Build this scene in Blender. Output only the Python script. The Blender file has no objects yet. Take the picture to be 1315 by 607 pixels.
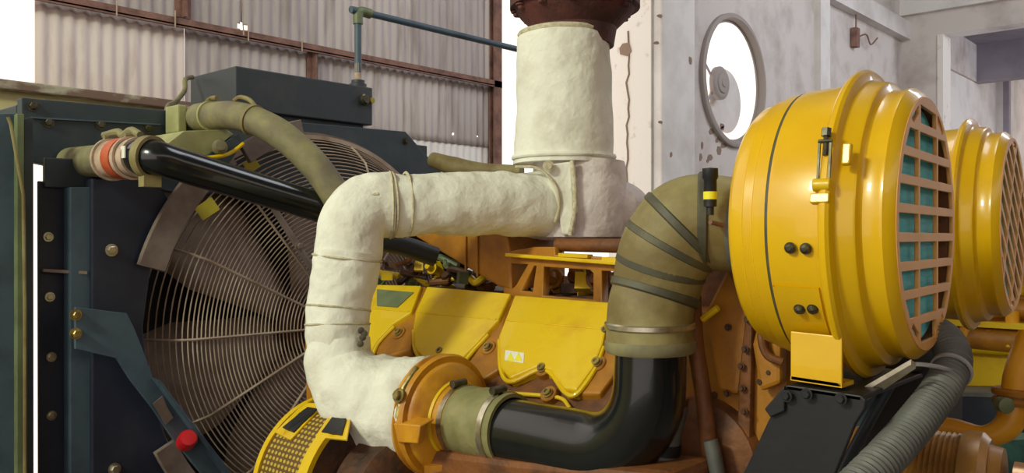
import bpy, bmesh, math, random
from mathutils import Vector, Matrix, noise
random.seed(7)
SC = bpy.context.scene
COL = SC.collection
PI = math.pi
# ------------------------------------------------------------------ camera frame (metres; camera 1.9 m above the floor)
F = 1100.0; CX = 657.5; CY = 303.5; EYE = 1.9
TH = math.radians(42.0)
SN, CS = math.sin(TH), math.cos(TH)
def D(px, py, d):
    u = (px-CX)/F; v = (CY-py)/F
    return Vector((d*(-SN+CS*u), d*(CS+SN*u), EYE+d*v))
def XP(px, py, X):
    u = (px-CX)/F
    return D(px, py, X/(-SN+CS*u))
def YP(px, py, Y):
    u = (px-CX)/F
    return D(px, py, Y/(CS+SN*u))
def V(*a): return Vector(a)
# ------------------------------------------------------------------ materials
def lin(c):
    def f(x):
        x /= 255.0
        return x/12.92 if x <= .04045 else ((x+.055)/1.055)**2.4
    return (f(c[0]), f(c[1]), f(c[2]), 1)
MATS = {}
def mat(name, col, rough=.5, metal=0, col2=None, scale=8, lo=.45, hi=.62, bump=0, bscale=40, coat=0, spec=.5, stretch=None, detail=6):
    m = bpy.data.materials.new(name); m.use_nodes = True
    nt = m.node_tree; b = nt.nodes['Principled BSDF']
    b.inputs['Base Color'].default_value = lin(col)
    b.inputs['Roughness'].default_value = rough
    b.inputs['Metallic'].default_value = metal
    b.inputs['Coat Weight'].default_value = coat
    b.inputs['Specular IOR Level'].default_value = spec
    tc = nt.nodes.new('ShaderNodeTexCoord')
    mp = nt.nodes.new('ShaderNodeMapping')
    nt.links.new(tc.outputs['Object'], mp.inputs['Vector'])
    if stretch: mp.inputs['Scale'].default_value = stretch
    if col2 is not None:
        n = nt.nodes.new('ShaderNodeTexNoise'); n.inputs['Scale'].default_value = scale; n.inputs['Detail'].default_value = detail
        n.inputs['Roughness'].default_value = .6
        nt.links.new(mp.outputs['Vector'], n.inputs['Vector'])
        r = nt.nodes.new('ShaderNodeMapRange'); r.inputs['From Min'].default_value = lo; r.inputs['From Max'].default_value = hi
        nt.links.new(n.outputs['Fac'], r.inputs['Value'])
        mx = nt.nodes.new('ShaderNodeMix'); mx.data_type = 'RGBA'
        mx.inputs['A'].default_value = lin(col); mx.inputs['B'].default_value = lin(col2)
        nt.links.new(r.outputs['Result'], mx.inputs['Factor'])
        nt.links.new(mx.outputs['Result'], b.inputs['Base Color'])
    if bump:
        n2 = nt.nodes.new('ShaderNodeTexNoise'); n2.inputs['Scale'].default_value = bscale; n2.inputs['Detail'].default_value = 5
        nt.links.new(mp.outputs['Vector'], n2.inputs['Vector'])
        bp = nt.nodes.new('ShaderNodeBump'); bp.inputs['Strength'].default_value = bump; bp.inputs['Distance'].default_value = .01
        nt.links.new(n2.outputs['Fac'], bp.inputs['Height'])
        nt.links.new(bp.outputs['Normal'], b.inputs['Normal'])
    MATS[name] = m
    return m
YEL = mat('yellow_enamel', (226,180,8), .3, 0, (218,166,12), 5, .4, .7, .02, 30, .35)
YEB = mat('yellow_engine_paint', (222,186,8), .45, 0, (204,156,12), 6, .5, .72, .08, 40, .15)
ORG = mat('dusty_orange_paint', (172,114,24), .5, 0, (134,84,22), 7, .42, .68, .15, 35)
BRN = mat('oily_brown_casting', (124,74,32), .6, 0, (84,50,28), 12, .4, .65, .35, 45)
DKB = mat('mottled_dark_brown_paint', (84,50,28), .6, 0, (48,34,26), 18, .4, .65, .4, 50)  # darkest brown, mottled; hub, casings, valley cover and small fittings
BLU = mat('dark_slate_paint', (46,58,66), .5, 0, (66,76,74), 5, .45, .75, .08, 30)
BL2 = mat('blue_grey_paint', (74,94,108), .5, 0, (54,68,80), 6, .45, .75, .08, 30)
TNK = mat('tank_slate_paint', (48,54,60), .55, 0, (74,74,74), 4, .55, .8, .08, 30)
NAV = mat('deep_navy_paint', (30,36,54), .5, 0, (46,52,62), 5, .5, .8, .05, 30)
BLK = mat('gloss_black_pipe', (12,17,20), .22, 0, (28,33,34), 5, .5, .8, .02, 30, .3)
BKM = mat('matte_black_bracket', (20,21,27), .5, 0, (32,33,38), 6, .5, .8, .05, 40)
OLV = mat('dusty_olive_rubber', (134,128,88), .7, 0, (108,100,80), 9, .4, .65, .2, 40)
OLD = mat('dusty_olive_rubber_dark', (116,100,60), .6, 0, (146,136,90), 6, .42, .65, .15, 40)
RBD = mat('dark_rubber_rib', (66,64,52), .55, 0, (90,86,64), 12, .4, .65, .1, 40)
SLV = mat('sleeve_silicone_khaki', (120,118,74), .6, 0, (142,136,92), 14, .4, .65, .15, 60)
STL = mat('steel_clamp', (205,200,182), .28, .85, (160,150,120), 20, .4, .7)
BLT = mat('bolt_steel_worn', (168,150,84), .4, .5, (120,100,60), 30, .4, .6)
DBT = mat('dark_bolt_steel', (96,92,76), .4, .7, (70,66,54), 30, .4, .6)
DST = mat('dusty_guard_wire', (178,160,142), .7, 0, (140,118,98), 6, .4, .65)
DSB = mat('dusty_fan_blade', (150,134,120), .8, 0, (118,98,86), 5, .4, .65, .1, 30)
DSP = mat('dusty_plate', (128,114,106), .75, 0, (100,84,76), 6, .4, .65, .1, 30)
COR = mat('radiator_core', (26,24,24), .8, 0, (44,38,34), 30, .4, .65, .3, 80)
RST = mat('rusted_steel', (146,108,96), .85, 0, (108,80,72), 9, .4, .65, .4, 40)
RSD = mat('dark_rusted_flange', (96,50,44), .75, 0, (66,38,36), 10, .4, .65, .4, 50)
JKT = mat('white_insulation_cloth', (228,228,216), .92, 0, (196,188,170), 7, .5, .85, 1, 20)
GLD = mat('golden_casting_paint', (206,146,30), .45, 0, (170,108,28), 8, .45, .68, .15, 35)
PAL = mat('pale_dusty_olive_sheet', (172,172,118), .7, 0, (146,146,98), 8, .4, .65)
NWS = mat('near_white_sheet', (236,230,226), .85, 0, (214,204,200), 3, .5, .75)  # near-white tone for the base tier, paler than the sheets above
SHL = mat('pale_corrugated_sheet', (224,210,204), .85, 0, (196,180,174), 2.5, .5, .75, 0, 40, 0, .2, (1,5,1))
RIM = mat('grey_fan_rim', (160,150,146), .7)
CRK = mat('dark_plaster_crack', (144,122,106), .95)
JK2 = mat('greyed_insulation_cloth', (222,214,212), .92, 0, (186,172,166), 9, .45, .75, 1, 22)
SEM = mat('insulation_stitching', (178,170,142), .9, 0, (206,198,172), 60, .4, .6, .3, 120)
GRY = mat('grey_corrugated_plastic', (98,98,94), .55, 0, (80,80,78), 8, .4, .65)
TIE = mat('grey_cable_tie', (150,148,146), .5)
TEA = mat('teal_filter_media', (90,198,212), .7, 0, (120,214,220), 3, .4, .65, 0, 40, 0, .4, (4,40,1))
GRL = mat('tan_grill_paint', (232,172,96), .5, 0, (220,158,86), 5, .4, .65, 0, 40, 0, .35)
RED = mat('red_plastic', (190,22,34), .4)
WHT = mat('white_label', (226,224,214), .6)
LBY = mat('yellow_label', (236,226,40), .5)
YST = mat('faded_yellow_decal', (176,160,48), .7)
ORB = mat('orange_silicone_band', (178,70,34), .6, 0, (190,96,60), 20, .4, .6)
PNK = mat('dusty_pink_hose', (196,170,150), .7, 0, (160,140,120), 16, .4, .6)
GRN = mat('grey_green_plate', (112,124,88), .45, 0, (90,100,70), 8, .4, .65)
BGE = mat('beige_reflective_steel', (206,166,120), .25, .5, (190,140,90), 6, .4, .65)
BRS = mat('bronze_painted_drum', (170,122,54), .35, .1, (130,92,46), 8, .4, .65)
YLP = mat('yellow_pipe_paint', (224,160,26), .4, 0, (210,140,24), 6, .45, .7)
# buildings
CON = mat('weathered_plaster', (212,204,200), .9, 0, (178,166,160), 1.6, .46, .72, .3, 12, 0, .2, None, 9)
CO2 = mat('pale_plaster', (228,224,222), .9, 0, (204,198,194), 1.2, .45, .68, .25, 12, 0, .2, None, 9)
CO3 = mat('near_white_plaster', (236,230,224), .9, 0, (186,170,156), 4, .58, .7, .4, 12, 0, .2, None, 9)  # near-white plaster on reveal and door jamb, paler than the wall
LAV = mat('lavender_grey_plaster', (162,156,168), .9, 0, (144,138,150), 1.2, .45, .68, .2, 12, 0, .2)
CRM = mat('cream_painted_wall', (206,198,146), .85, 0, (188,178,130), 2, .45, .68, .2, 12, 0, .2)
FLR = mat('concrete_floor', (120,112,104), .8, 0, (84,76,70), 1.2, .42, .66, .2, 20)
CEL = mat('roof_sheet', (150,140,128), .8, 0, (120,112,104), 1, .42, .66)
LDG = mat('dirty_ledge', (122,100,88), .9, 0, (178,170,148), 7, .5, .62, .4, 20, 0, .2, (1,.5,1))
# corrugated asbestos/metal sheet with sheet-to-sheet tone differences
def sheet_mat():
    m = bpy.data.materials.new('grey_corrugated_sheet'); m.use_nodes = True
    nt = m.node_tree; b = nt.nodes['Principled BSDF']; b.inputs['Roughness'].default_value = .85
    b.inputs['Specular IOR Level'].default_value = .2
    tc = nt.nodes.new('ShaderNodeTexCoord'); sp = nt.nodes.new('ShaderNodeSeparateXYZ')
    nt.links.new(tc.outputs['Object'], sp.inputs[0])
    dv = nt.nodes.new('ShaderNodeMath'); dv.operation = 'MULTIPLY'; dv.inputs[1].default_value = 1/.92
    nt.links.new(sp.outputs['Y'], dv.inputs[0])
    fl = nt.nodes.new('ShaderNodeMath'); fl.operation = 'FLOOR'; nt.links.new(dv.outputs[0], fl.inputs[0])
    wn = nt.nodes.new('ShaderNodeTexWhiteNoise'); wn.noise_dimensions = '1D'; nt.links.new(fl.outputs[0], wn.inputs['W'])
    mx = nt.nodes.new('ShaderNodeMix'); mx.data_type = 'RGBA'
    mx.inputs['A'].default_value = lin((180,170,168)); mx.inputs['B'].default_value = lin((212,202,198))
    nt.links.new(wn.outputs['Value'], mx.inputs['Factor'])
    mp = nt.nodes.new('ShaderNodeMapping'); mp.inputs['Scale'].default_value = (1,6,.8); nt.links.new(tc.outputs['Object'], mp.inputs['Vector'])
    n = nt.nodes.new('ShaderNodeTexNoise'); n.inputs['Scale'].default_value = 2; n.inputs['Detail'].default_value = 8
    nt.links.new(mp.outputs['Vector'], n.inputs['Vector'])
    r = nt.nodes.new('ShaderNodeMapRange'); r.inputs['From Min'].default_value = .5; r.inputs['From Max'].default_value = .72; r.inputs['To Max'].default_value = .6
    nt.links.new(n.outputs['Fac'], r.inputs['Value'])
    m2 = nt.nodes.new('ShaderNodeMix'); m2.data_type = 'RGBA'; m2.inputs['B'].default_value = lin((138,124,116))
    nt.links.new(r.outputs['Result'], m2.inputs['Factor']); nt.links.new(mx.outputs['Result'], m2.inputs['A'])
    nt.links.new(m2.outputs['Result'], b.inputs['Base Color'])
    return m
SHT = sheet_mat()
def perf_mat():
    m = bpy.data.materials.new('perforated_yellow_sheet'); m.use_nodes = True
    nt = m.node_tree; b = nt.nodes['Principled BSDF']; b.inputs['Roughness'].default_value = .5
    tc = nt.nodes.new('ShaderNodeTexCoord')
    mp = nt.nodes.new('ShaderNodeMapping'); mp.inputs['Scale'].default_value = (62,56,1); nt.links.new(tc.outputs['UV'], mp.inputs['Vector'])
    fr = nt.nodes.new('ShaderNodeVectorMath'); fr.operation = 'FRACTION'; nt.links.new(mp.outputs['Vector'], fr.inputs[0])
    sb = nt.nodes.new('ShaderNodeVectorMath'); sb.operation = 'SUBTRACT'; sb.inputs[1].default_value = (.5,.5,0); nt.links.new(fr.outputs[0], sb.inputs[0])
    ln = nt.nodes.new('ShaderNodeVectorMath'); ln.operation = 'LENGTH'; nt.links.new(sb.outputs[0], ln.inputs[0])
    r = nt.nodes.new('ShaderNodeMapRange'); r.inputs['From Min'].default_value = .27; r.inputs['From Max'].default_value = .36
    nt.links.new(ln.outputs['Value'], r.inputs['Value'])
    mx = nt.nodes.new('ShaderNodeMix'); mx.data_type = 'RGBA'; mx.inputs['B'].default_value = lin((96,70,22)); mx.inputs['A'].default_value = lin((190,160,60))
    nt.links.new(r.outputs['Result'], mx.inputs['Factor']); nt.links.new(mx.outputs['Result'], b.inputs['Base Color'])
    return m
PRF = perf_mat()
# ------------------------------------------------------------------ objects
WM = {}
def thing(name, label, cat, loc, rot=None, group=None):
    o = bpy.data.objects.new(name, None); COL.objects.link(o)
    o.empty_display_size = .05
    M = Matrix.Translation(Vector(loc)) @ (rot.to_4x4() if rot else Matrix.Identity(4))
    o.matrix_world = M; WM[o.name] = M
    o['label'] = label; o['category'] = cat
    if group: o['group'] = group
    return o
def link(name, bm, m, parent=None, smooth=True, local=False, bevel=0, label=None, angle=35):
    if isinstance(bm, bpy.types.Mesh): me = bm
    else:
        bmesh.ops.recalc_face_normals(bm, faces=bm.faces[:])
        me = bpy.data.meshes.new(name); bm.to_mesh(me); bm.free()
    me.materials.clear()
    for x in (m if isinstance(m, (list,tuple)) else [m]): me.materials.append(x)
    o = bpy.data.objects.new(name, me); COL.objects.link(o)
    if parent is not None:
        P = WM[parent.name]
        if not local: me.transform(P.inverted())
        o.parent = parent; WM[o.name] = P
    else:
        c = [v.co for v in me.vertices]
        if c:
            loc = Vector(((min(v.x for v in c)+max(v.x for v in c))/2, (min(v.y for v in c)+max(v.y for v in c))/2, min(v.z for v in c)))
            me.transform(Matrix.Translation(-loc)); o.location = loc; WM[o.name] = Matrix.Translation(loc)
    if smooth:
        for p in me.polygons: p.use_smooth = True
        try: me.set_sharp_from_angle(angle=math.radians(angle))
        except Exception: pass
    if bevel:
        b = o.modifiers.new('bevel', 'BEVEL'); b.width = bevel; b.segments = 2; b.limit_method = 'ANGLE'; b.angle_limit = math.radians(40)
    if label: o['label'] = label
    return o
def top(name, bm, m, label, cat, group=None, **k):
    o = link(name, bm, m, None, **k); o['label'] = label; o['category'] = cat
    if group: o['group'] = group
    return o
def struct(name, bm, m, **k):
    o = link(name, bm, m, k.pop('parent', None), **k)
    if o.parent is None: o['kind'] = 'structure'
    return o
def B(): return bmesh.new()
def axm(origin, axis, up=(0,0,1)):
    z = Vector(axis).normalized(); u = Vector(up)
    if abs(z.dot(u)) > .95: u = Vector((0,1,0))
    x = u.cross(z).normalized(); y = z.cross(x)
    M = Matrix((x, y, z)).transposed().to_4x4(); M.translation = Vector(origin)
    return M
def box(bm, c, s, M=None):
    c = Vector(c); vs = []
    for dx in (-.5,.5):
        for dy in (-.5,.5):
            for dz in (-.5,.5):
                p = c + Vector((dx*s[0], dy*s[1], dz*s[2]))
                vs.append(bm.verts.new(M @ p if M else p))
    for f in ((0,1,3,2),(4,6,7,5),(0,4,5,1),(2,3,7,6),(0,2,6,4),(1,5,7,3)): bm.faces.new([vs[i] for i in f])
    return bm
def bb(bm, a, b, M=None):
    a = Vector(a); b = Vector(b)
    return box(bm, (a+b)/2, (abs(b.x-a.x), abs(b.y-a.y), abs(b.z-a.z)), M)
def bar(bm, a, b, w, h, up=(0,0,1)):
    a = Vector(a); b = Vector(b); M = axm((a+b)/2, b-a, up)
    return box(bm, (0,0,0), (w, h, (b-a).length), M)
def prism(bm, front, off):
    off = Vector(off)
    a = [bm.verts.new(Vector(p)) for p in front]; b = [bm.verts.new(Vector(p)+off) for p in front]
    n = len(a); bm.faces.new(a); bm.faces.new(b[::-1])
    for i in range(n): bm.faces.new((a[i], b[i], b[(i+1)%n], a[(i+1)%n]))
    return bm
def lathe(bm, prof, M, seg=64, a0=0, a1=2*PI, rf=None):
    full = abs(a1-a0-2*PI) < 1e-6
    uv = bm.loops.layers.uv.verify()
    n = seg if full else seg+1
    rows = []
    for t, r in prof:
        if r < 1e-5: rows.append([bm.verts.new(M @ Vector((0,0,t)))]); continue
        row = []
        for i in range(n):
            a = a0+(a1-a0)*i/seg
            rr = rf(t, r, a) if rf else r
            row.append(bm.verts.new(M @ Vector((rr*math.cos(a), rr*math.sin(a), t))))
        rows.append(row)
    for k in range(len(rows)-1):
        A, C = rows[k], rows[k+1]
        for i in range(seg):
            j = (i+1) % n if full else i+1
            if len(A) == 1 and len(C) == 1: continue
            if len(A) == 1: f = bm.faces.new((A[0], C[i], C[j]))
            elif len(C) == 1: f = bm.faces.new((A[i], A[j], C[0]))
            else:
                f = bm.faces.new((A[i], A[j], C[j], C[i]))
                t0, t1 = prof[k][0], prof[k+1][0]; R = prof[k][1]
                w = (a1-a0)/seg*R
                for l, q in zip(f.loops, ((i*w,t0),((i+1)*w,t0),((i+1)*w,t1),(i*w,t1))): l[uv].uv = q
    return bm
def cyl(bm, a, b, r, seg=20, r2=None):
    a = Vector(a); b = Vector(b); L = (b-a).length; r2 = r if r2 is None else r2
    return lathe(bm, [(0,0),(0,r),(L,r2),(L,0)], axm(a, b-a), seg)
def smooth_path(pts, n=8):
    """Catmull-Rom through points (Vectors, may carry radius as tuple)"""
    P = [Vector(p) for p in pts]
    P = [P[0]*2-P[1]] + P + [P[-1]*2-P[-2]]
    out = []
    for i in range(1, len(P)-2):
        for k in range(n):
            t = k/n
            out.append(.5*((2*P[i]) + (P[i+1]-P[i-1])*t + (2*P[i-1]-5*P[i]+4*P[i+1]-P[i+2])*t*t + (3*P[i]-P[i-1]-3*P[i+1]+P[i+2])*t**3))
    out.append(P[-2]); return out
def tube(bm, path, r, seg=20, rf=None, caps=True):
    """r: number or list interpolated over path; rf(s, ang, point) multiplies"""
    n = len(path)
    tang = []
    for i in range(n):
        t = (path[min(i+1,n-1)]-path[max(i-1,0)]); tang.append(t.normalized())
    up = Vector((0,0,1)) if abs(tang[0].z) < .9 else Vector((0,1,0))
    x = up.cross(tang[0]).normalized(); rows = []
    s = 0
    for i in range(n):
        if i: s += (path[i]-path[i-1]).length
        x = (x - tang[i]*x.dot(tang[i])).normalized(); y = tang[i].cross(x)
        if isinstance(r, (list,tuple)):
            q = i/(n-1)*(len(r)-1); k = min(int(q), len(r)-2); R = r[k]+(r[k+1]-r[k])*(q-k)
        else: R = r
        row = []
        for j in range(seg):
            a = 2*PI*j/seg; d = x*math.cos(a)+y*math.sin(a)
            rr = R*(rf(s, a, path[i]+d*R) if rf else 1)
            row.append(bm.verts.new(path[i]+d*rr))
        rows.append(row)
    for i in range(n-1):
        for j in range(seg):
            bm.faces.new((rows[i][j], rows[i][(j+1)%seg], rows[i+1][(j+1)%seg], rows[i+1][j]))
    if caps: bm.faces.new(rows[0][::-1]); bm.faces.new(rows[-1])
    return bm
def band(bm, path, i0, r, w=.012, th=.003, seg=32):
    """a flat ring around a path at index i0"""
    t = (path[min(i0+1,len(path)-1)]-path[max(i0-1,0)]).normalized()
    return lathe(bm, [(-w/2,r-th),(-w/2,r+th),(w/2,r+th),(w/2,r-th),(-w/2,r-th)], axm(path[i0], t), seg)
def hexbolt(bm, p, n, r=.012, h=.008, washer=True):
    M = axm(p, n)
    if washer: lathe(bm, [(0,0),(0,r*1.45),(h*.35,r*1.45),(h*.35,0)], M, 20)
    lathe(bm, [(h*.3,0),(h*.3,r),(h*.3+h*.8,r),(h*.3+h,r*.82),(h*.3+h,0)], M, 6)
    return bm
def bolts(name, lst, m, parent, **k):
    for p, n, r, h in lst: link(name, hexbolt(B(), p, n, r, h), m, parent, smooth=False, **k)
def plate2d(name, outer, holes, thick, M, bevel=0):
    cu = bpy.data.curves.new(name+'_c', 'CURVE'); cu.dimensions = '2D'; cu.fill_mode = 'BOTH'
    cu.extrude = thick/2; cu.bevel_depth = bevel; cu.bevel_resolution = 1
    for poly in [outer]+holes:
        s = cu.splines.new('POLY'); s.points.add(len(poly)-1); s.use_cyclic_u = True
        for p, q in zip(s.points, poly): p.co = (q[0], q[1], 0, 1)
    o = bpy.data.objects.new(name+'_c', cu); COL.objects.link(o)
    bpy.context.view_layer.update()
    me = bpy.data.meshes.new_from_object(o.evaluated_get(bpy.context.evaluated_depsgraph_get()))
    bpy.data.objects.remove(o); bpy.data.curves.remove(cu)
    me.transform(M); return me
def circ(cx, cy, r, n=48, a0=0, a1=2*PI): return [(cx+r*math.cos(a0+(a1-a0)*i/n), cy+r*math.sin(a0+(a1-a0)*i/n)) for i in range(n)]
def nz(p, s=1.0): return noise.noise(Vector(p)*s)

# ================================================================== SETTING
struct('floor', bb(B(), (-5.75,-9,-.1), (9,26,0)), FLR, smooth=False)
struct('ceiling', bb(B(), (-6.1,-9,7.4), (9,26,7.5)), CEL, smooth=False)
struct('wall_unseen_bounce', bb(B(), (9,-9,0), (9.2,26,5.2)), mat('warm_bounce_wall', (150,110,84), .9, 0, (120,88,68), 2), smooth=False)  # unseen wall added to cut open-side sky light and bounce warm colour inward
# corrugated sheet wall, plane X = -5.5, a real open bay at its left end (daylight)
XW = -5.5
Y_LB = XP(45, 60, XW).y; Y_RB = XP(636, 60, XW).y
z_sill = XP(0,104,XW+.1).z
holes = [(XP(309,35,XW), .034), (XP(582,172,XW), .014), (XP(613,175,XW), .014)]
Y_DE = XP(330,60,XW).y
zj = XP(640,106,XW).z
z_w = XP(600,186,XW).z
def sheets(name, ya, yb, za, zb, m, x=XW):
    bm = B(); zs = sorted(set([za, zb] + [h.z+s_*r*q for h, r in holes for s_ in (-1,1) for q in (1,.5) if za < h.z < zb]))
    ny = int((yb-ya)/.01); rows = []
    for z in zs:
        rows.append([bm.verts.new((x+.0075*math.cos(2*PI*(ya+i*.01)/.08), ya+i*.01, z)) for i in range(ny+1)])
    for a_ in range(len(zs)-1):
        for i in range(ny):
            y = ya+(i+.5)*.01; z = (zs[a_]+zs[a_+1])/2
            if any(abs(y-h.y)+abs(z-h.z) < r*1.25 for h, r in holes): continue
            bm.faces.new((rows[a_][i], rows[a_][i+1], rows[a_+1][i+1], rows[a_+1][i]))
    w = struct(name, bm, m)
    sm = w.modifiers.new('thickness', 'SOLIDIFY'); sm.thickness = .005
sheets('wall_left', Y_LB, Y_RB, zj-.04, 7.4, SHT, XW+.012)
ys1 = XP(236,80,XW).y
sheets('wall_left_lower', Y_LB, ys1, z_sill-.05, zj, SHL)
sheets('wall_left_lower_grey', ys1, Y_RB, z_w, zj, SHT)
sheets('wall_left_base', Y_DE, Y_RB, .02, z_w+.05, NWS, XW-.012)
# masonry dado under the sheets with a dirty ledge
ysa, ysb = XP(30,400,XW+.02).y, XP(66,400,XW+.02).y; zsl = XP(46,186,XW+.02).z
bm = B(); bb(bm, (XW-.1,-9,0), (XW+.02,ysa,z_sill-.04)); bb(bm, (XW-.1,ysb,0), (XW+.02,Y_DE,z_sill-.04)); bb(bm, (XW-.1,ysa,zsl), (XW+.02,ysb,z_sill-.04))
struct('wall_dado', bm, CRM, smooth=False)
bm = B(); bb(bm, (XW-.12,-9,z_sill-.04), (XW+.1,Y_DE,z_sill+.015))
struct('trim_1', bm, LDG, bevel=.008, smooth=False)
# rusty rails and posts carrying the sheets
zr = XP(640,107,XW+.08).z
bm = B(); bb(bm, (XW+.03,-9,zr-.03), (XW+.09,Y_RB,zr-.02)); bb(bm, (XW+.08,-9,zr-.04), (XW+.09,Y_RB,zr+.02))
struct('trim_2', bm, RST, smooth=False)
for n, (px, z0, z1, wd) in enumerate(((238, zr+.04, 7.4, .11), (405, z_sill, zr-.03, .09), (637, 0, 7.4, .1))):
    y = XP(px, 50, XW+.06).y
    bm = B(); bb(bm, (XW+.015,y-wd/2,z0), (XW+.03,y+wd/2,z1)); bb(bm, (XW+.03,y-.008,z0), (XW+.075,y+.008,z1))
    if n == 2: bb(bm, (XW+.075,y-wd/2,z0), (XW+.09,y+wd/2,z1))
    struct('trim_%d' % (n+3), bm, RST, smooth=False)
for k, px in enumerate((150, 225, 319, 388)):        # hook bolts on the rail
    p = XP(px, 50, XW+.1); bm = B(); cyl(bm, (XW+.1,p.y,zr-.05), (XW+.1,p.y,zr+.06), .005, 8)
    struct('trim_%d' % (k+6), bm, PNK)
# plaster wall with the round opening, plane X = -5
XR = -5.0
yc = XP(1158, 45, XR).y; y0 = XP(838, 100, XR).y
vc = XP(941,104,XR)
M = Matrix(((0,0,1,XR-.04),(1,0,0,0),(0,1,0,0),(0,0,0,1)))
me = plate2d('wall_back', [(y0,0),(yc+.3,0),(yc+.3,7.4),(y0,7.4)], [circ(vc.y, vc.z, .78)[::-1]], .08, M)
struct('wall_back', me, CON, smooth=False)
bm = B(); bb(bm, (XR-.55,y0-.03,0), (XR-.001,y0,7.4)); struct('wall_reveal', bm, CO3, smooth=False)
# projecting column beside the reveal and a pilaster
yp = XP(893,100,XR+.12).y
bm = B(); bb(bm, (XR,y0,0), (XR+.12,yp,7.4)); struct('trim_10', bm, CO2, smooth=False, bevel=.02)
ya, yb = XP(1054,100,XR+.1).y, XP(1066,100,XR+.1).y
bm = B(); bb(bm, (XR,ya,0), (XR+.1,yb,7.4)); struct('trim_11', bm, CO2, smooth=False)
zb = XP(1158,45,XR+.15).z; zt = XP(1158,22,XR+.15).z
bm = B(); bb(bm, (XR,yb,zb), (XR+.15,yc,zt)); struct('trim_12', bm, CO2, smooth=False)
# end wall with the large doorway
dj = YP(1210,200,yc); dz = YP(1212,44,yc).z
M = Matrix(((1,0,0,0),(0,0,1,yc+.2),(0,1,0,0),(0,0,0,1)))
me = plate2d('wall_right', [(XR-.5,0),(9,0),(9,7.4),(XR-.5,7.4)], [[(dj.x,.02),(dj.x,dz),(3,dz),(3,.02)]], .4, M)
struct('wall_right', me, CON, smooth=False)
bm = B(); bb(bm, (XR-.02,yc-.12,YP(1160,22,yc).z), (9,yc,7.4)); struct('trim_13', bm, CO2, smooth=False)
bm = B(); bb(bm, (dj.x-.07,yc-.03,0), (dj.x+.02,yc+.42,dz)); struct('trim_14', bm, CO3, smooth=False)
# the room behind it
xs = -4.9; yb2 = XP(1250,80,xs).y; zb2 = XP(1250,105,xs).z
struct('wall_side_room', bb(B(), (xs-.2,yc+.4,0), (xs,26,7.4)), CO2, smooth=False)
struct('ceiling_side_room', bb(B(), (xs,yc+.4,XP(1250,58,xs).z), (9,26,XP(1250,58,xs).z+.1)), LAV, smooth=False)
struct('trim_15', bb(B(), (xs,yb2,zb2), (9,yb2+.4,XP(1250,58,xs).z)), LAV, smooth=False)
struct('trim_16', bb(B(), (xs,yc+.4,zb2), (xs+.06,yb2,XP(1250,58,xs).z)), CON, smooth=False)
ww = YP(1288,120,yb2+2)
struct('wall_side_room_end', bb(B(), (xs,yb2+2,0), (ww.x,yb2+2.2,7)), CO2, smooth=False)
struct('trim_17', bb(B(), (ww.x,yb2+2,0), (ww.x+.12,yb2+2.2,7)), LAV, smooth=False)

# round industrial exhaust fan in the wall
t = thing('wall_exhaust_fan', 'round metal-rimmed exhaust fan opening in the plaster wall, daylight behind', 'fan', (XR,vc.y,vc.z-.82))
Mx = axm((XR,vc.y,vc.z), (1,0,0))
link('rim', lathe(B(), [(-.03,.71),(-.03,.81),(.05,.81),(.06,.79),(.06,.755),(.0,.74),(-.06,.74)], Mx, 72), RIM, t)
hb = XP(930,106,XR)
link('motor_housing', lathe(B(), [(-.05,0),(-.05,.2),(0,.2),(.02,.17),(.02,.13),(.035,.12),(.04,.06),(.05,.05),(.05,0)], axm((XR-.04,hb.y,hb.z),(1,0,0)), 36), RIM, t)
hc = XP(932,130,XR-.2)
link('fan_cowl', lathe(B(), [(-.03,0),(-.03,.38),(0,.40),(.02,.36),(.02,0)], axm((XR-.2,hc.y,hc.z), (1,0,0)), 48), CO2, t)
bm = B()
for k in range(2):
    a = PI*.9+k*.9; bar(bm, (XR-.12,hb.y,hb.z), (XR-.05,vc.y+.72*math.cos(a),vc.z+.72*math.sin(a)), .02, .02)
link('strut', bm, LAV, t, smooth=False)
bm = B(); yr = y0-.034
def rv(px,py): 
    u_ = (px-CX)/F; d_ = yr/(CS+SN*u_); return D(px,py,d_)
rc = random.Random(5); pts = [rv(806+rc.uniform(-2,2), 40+k*11) for k in range(25)]
tube(bm, pts, .012, 5); prism(bm, [rv(x,y) for x,y in ((800,56),(808,55),(811,66),(806,72),(797,70),(796,62))], (0,-.01,0))
struct('trim_18', bm, CRK, smooth=False)
bm = B()
for k in range(16):
    px, py = rc.choice(((rc.uniform(842,890), rc.uniform(20,240)), (rc.uniform(896,930), rc.uniform(160,215)))); w_ = rc.uniform(1.5,4); h_ = rc.uniform(2,7)
    xx = XR+.124 if px < 892 else XR+.004
    prism(bm, [XP(px+w_*math.cos(q)*rc.uniform(.6,1.2), py+h_*math.sin(q)*rc.uniform(.6,1.2), xx) for q in [j*PI/3 for j in range(6)]], (-.006,0,0))
struct('trim_19', bm, CRK, smooth=False)
# dangling cable and broken bracket on the plaster
p = XP(1095,48,XR+.02)
t = thing('broken_cable_box', 'small rusty junction piece with bent wires on the plaster wall', 'junction box', p)
bm = B(); bb(bm, p+V(-.01,-.07,-.16), p+V(.09,.07,.14)); link('box', bm, RST, t, bevel=.01)
link('wire', tube(B(), smooth_path([p+V(.05,.05,0), p+V(.1,.3,.08), p+V(.1,.5,-.04), p+V(.12,.75,.1)]), .012, 8), RST, t)
link('wire', tube(B(), smooth_path([p+V(.05,0,.1), p+V(.05,0,.8), p+V(.03,.02,1.6)]), .012, 8), RST, t)
p = XP(311,2,XW+.15)
top('hanging_string', tube(B(), smooth_path([p+V(-.04,0,1.0), p, XP(313,45,XW+.15)]), .004, 6), PNK, 'thin pale string hanging in front of the corrugated sheets by the light hole', 'string')

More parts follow.
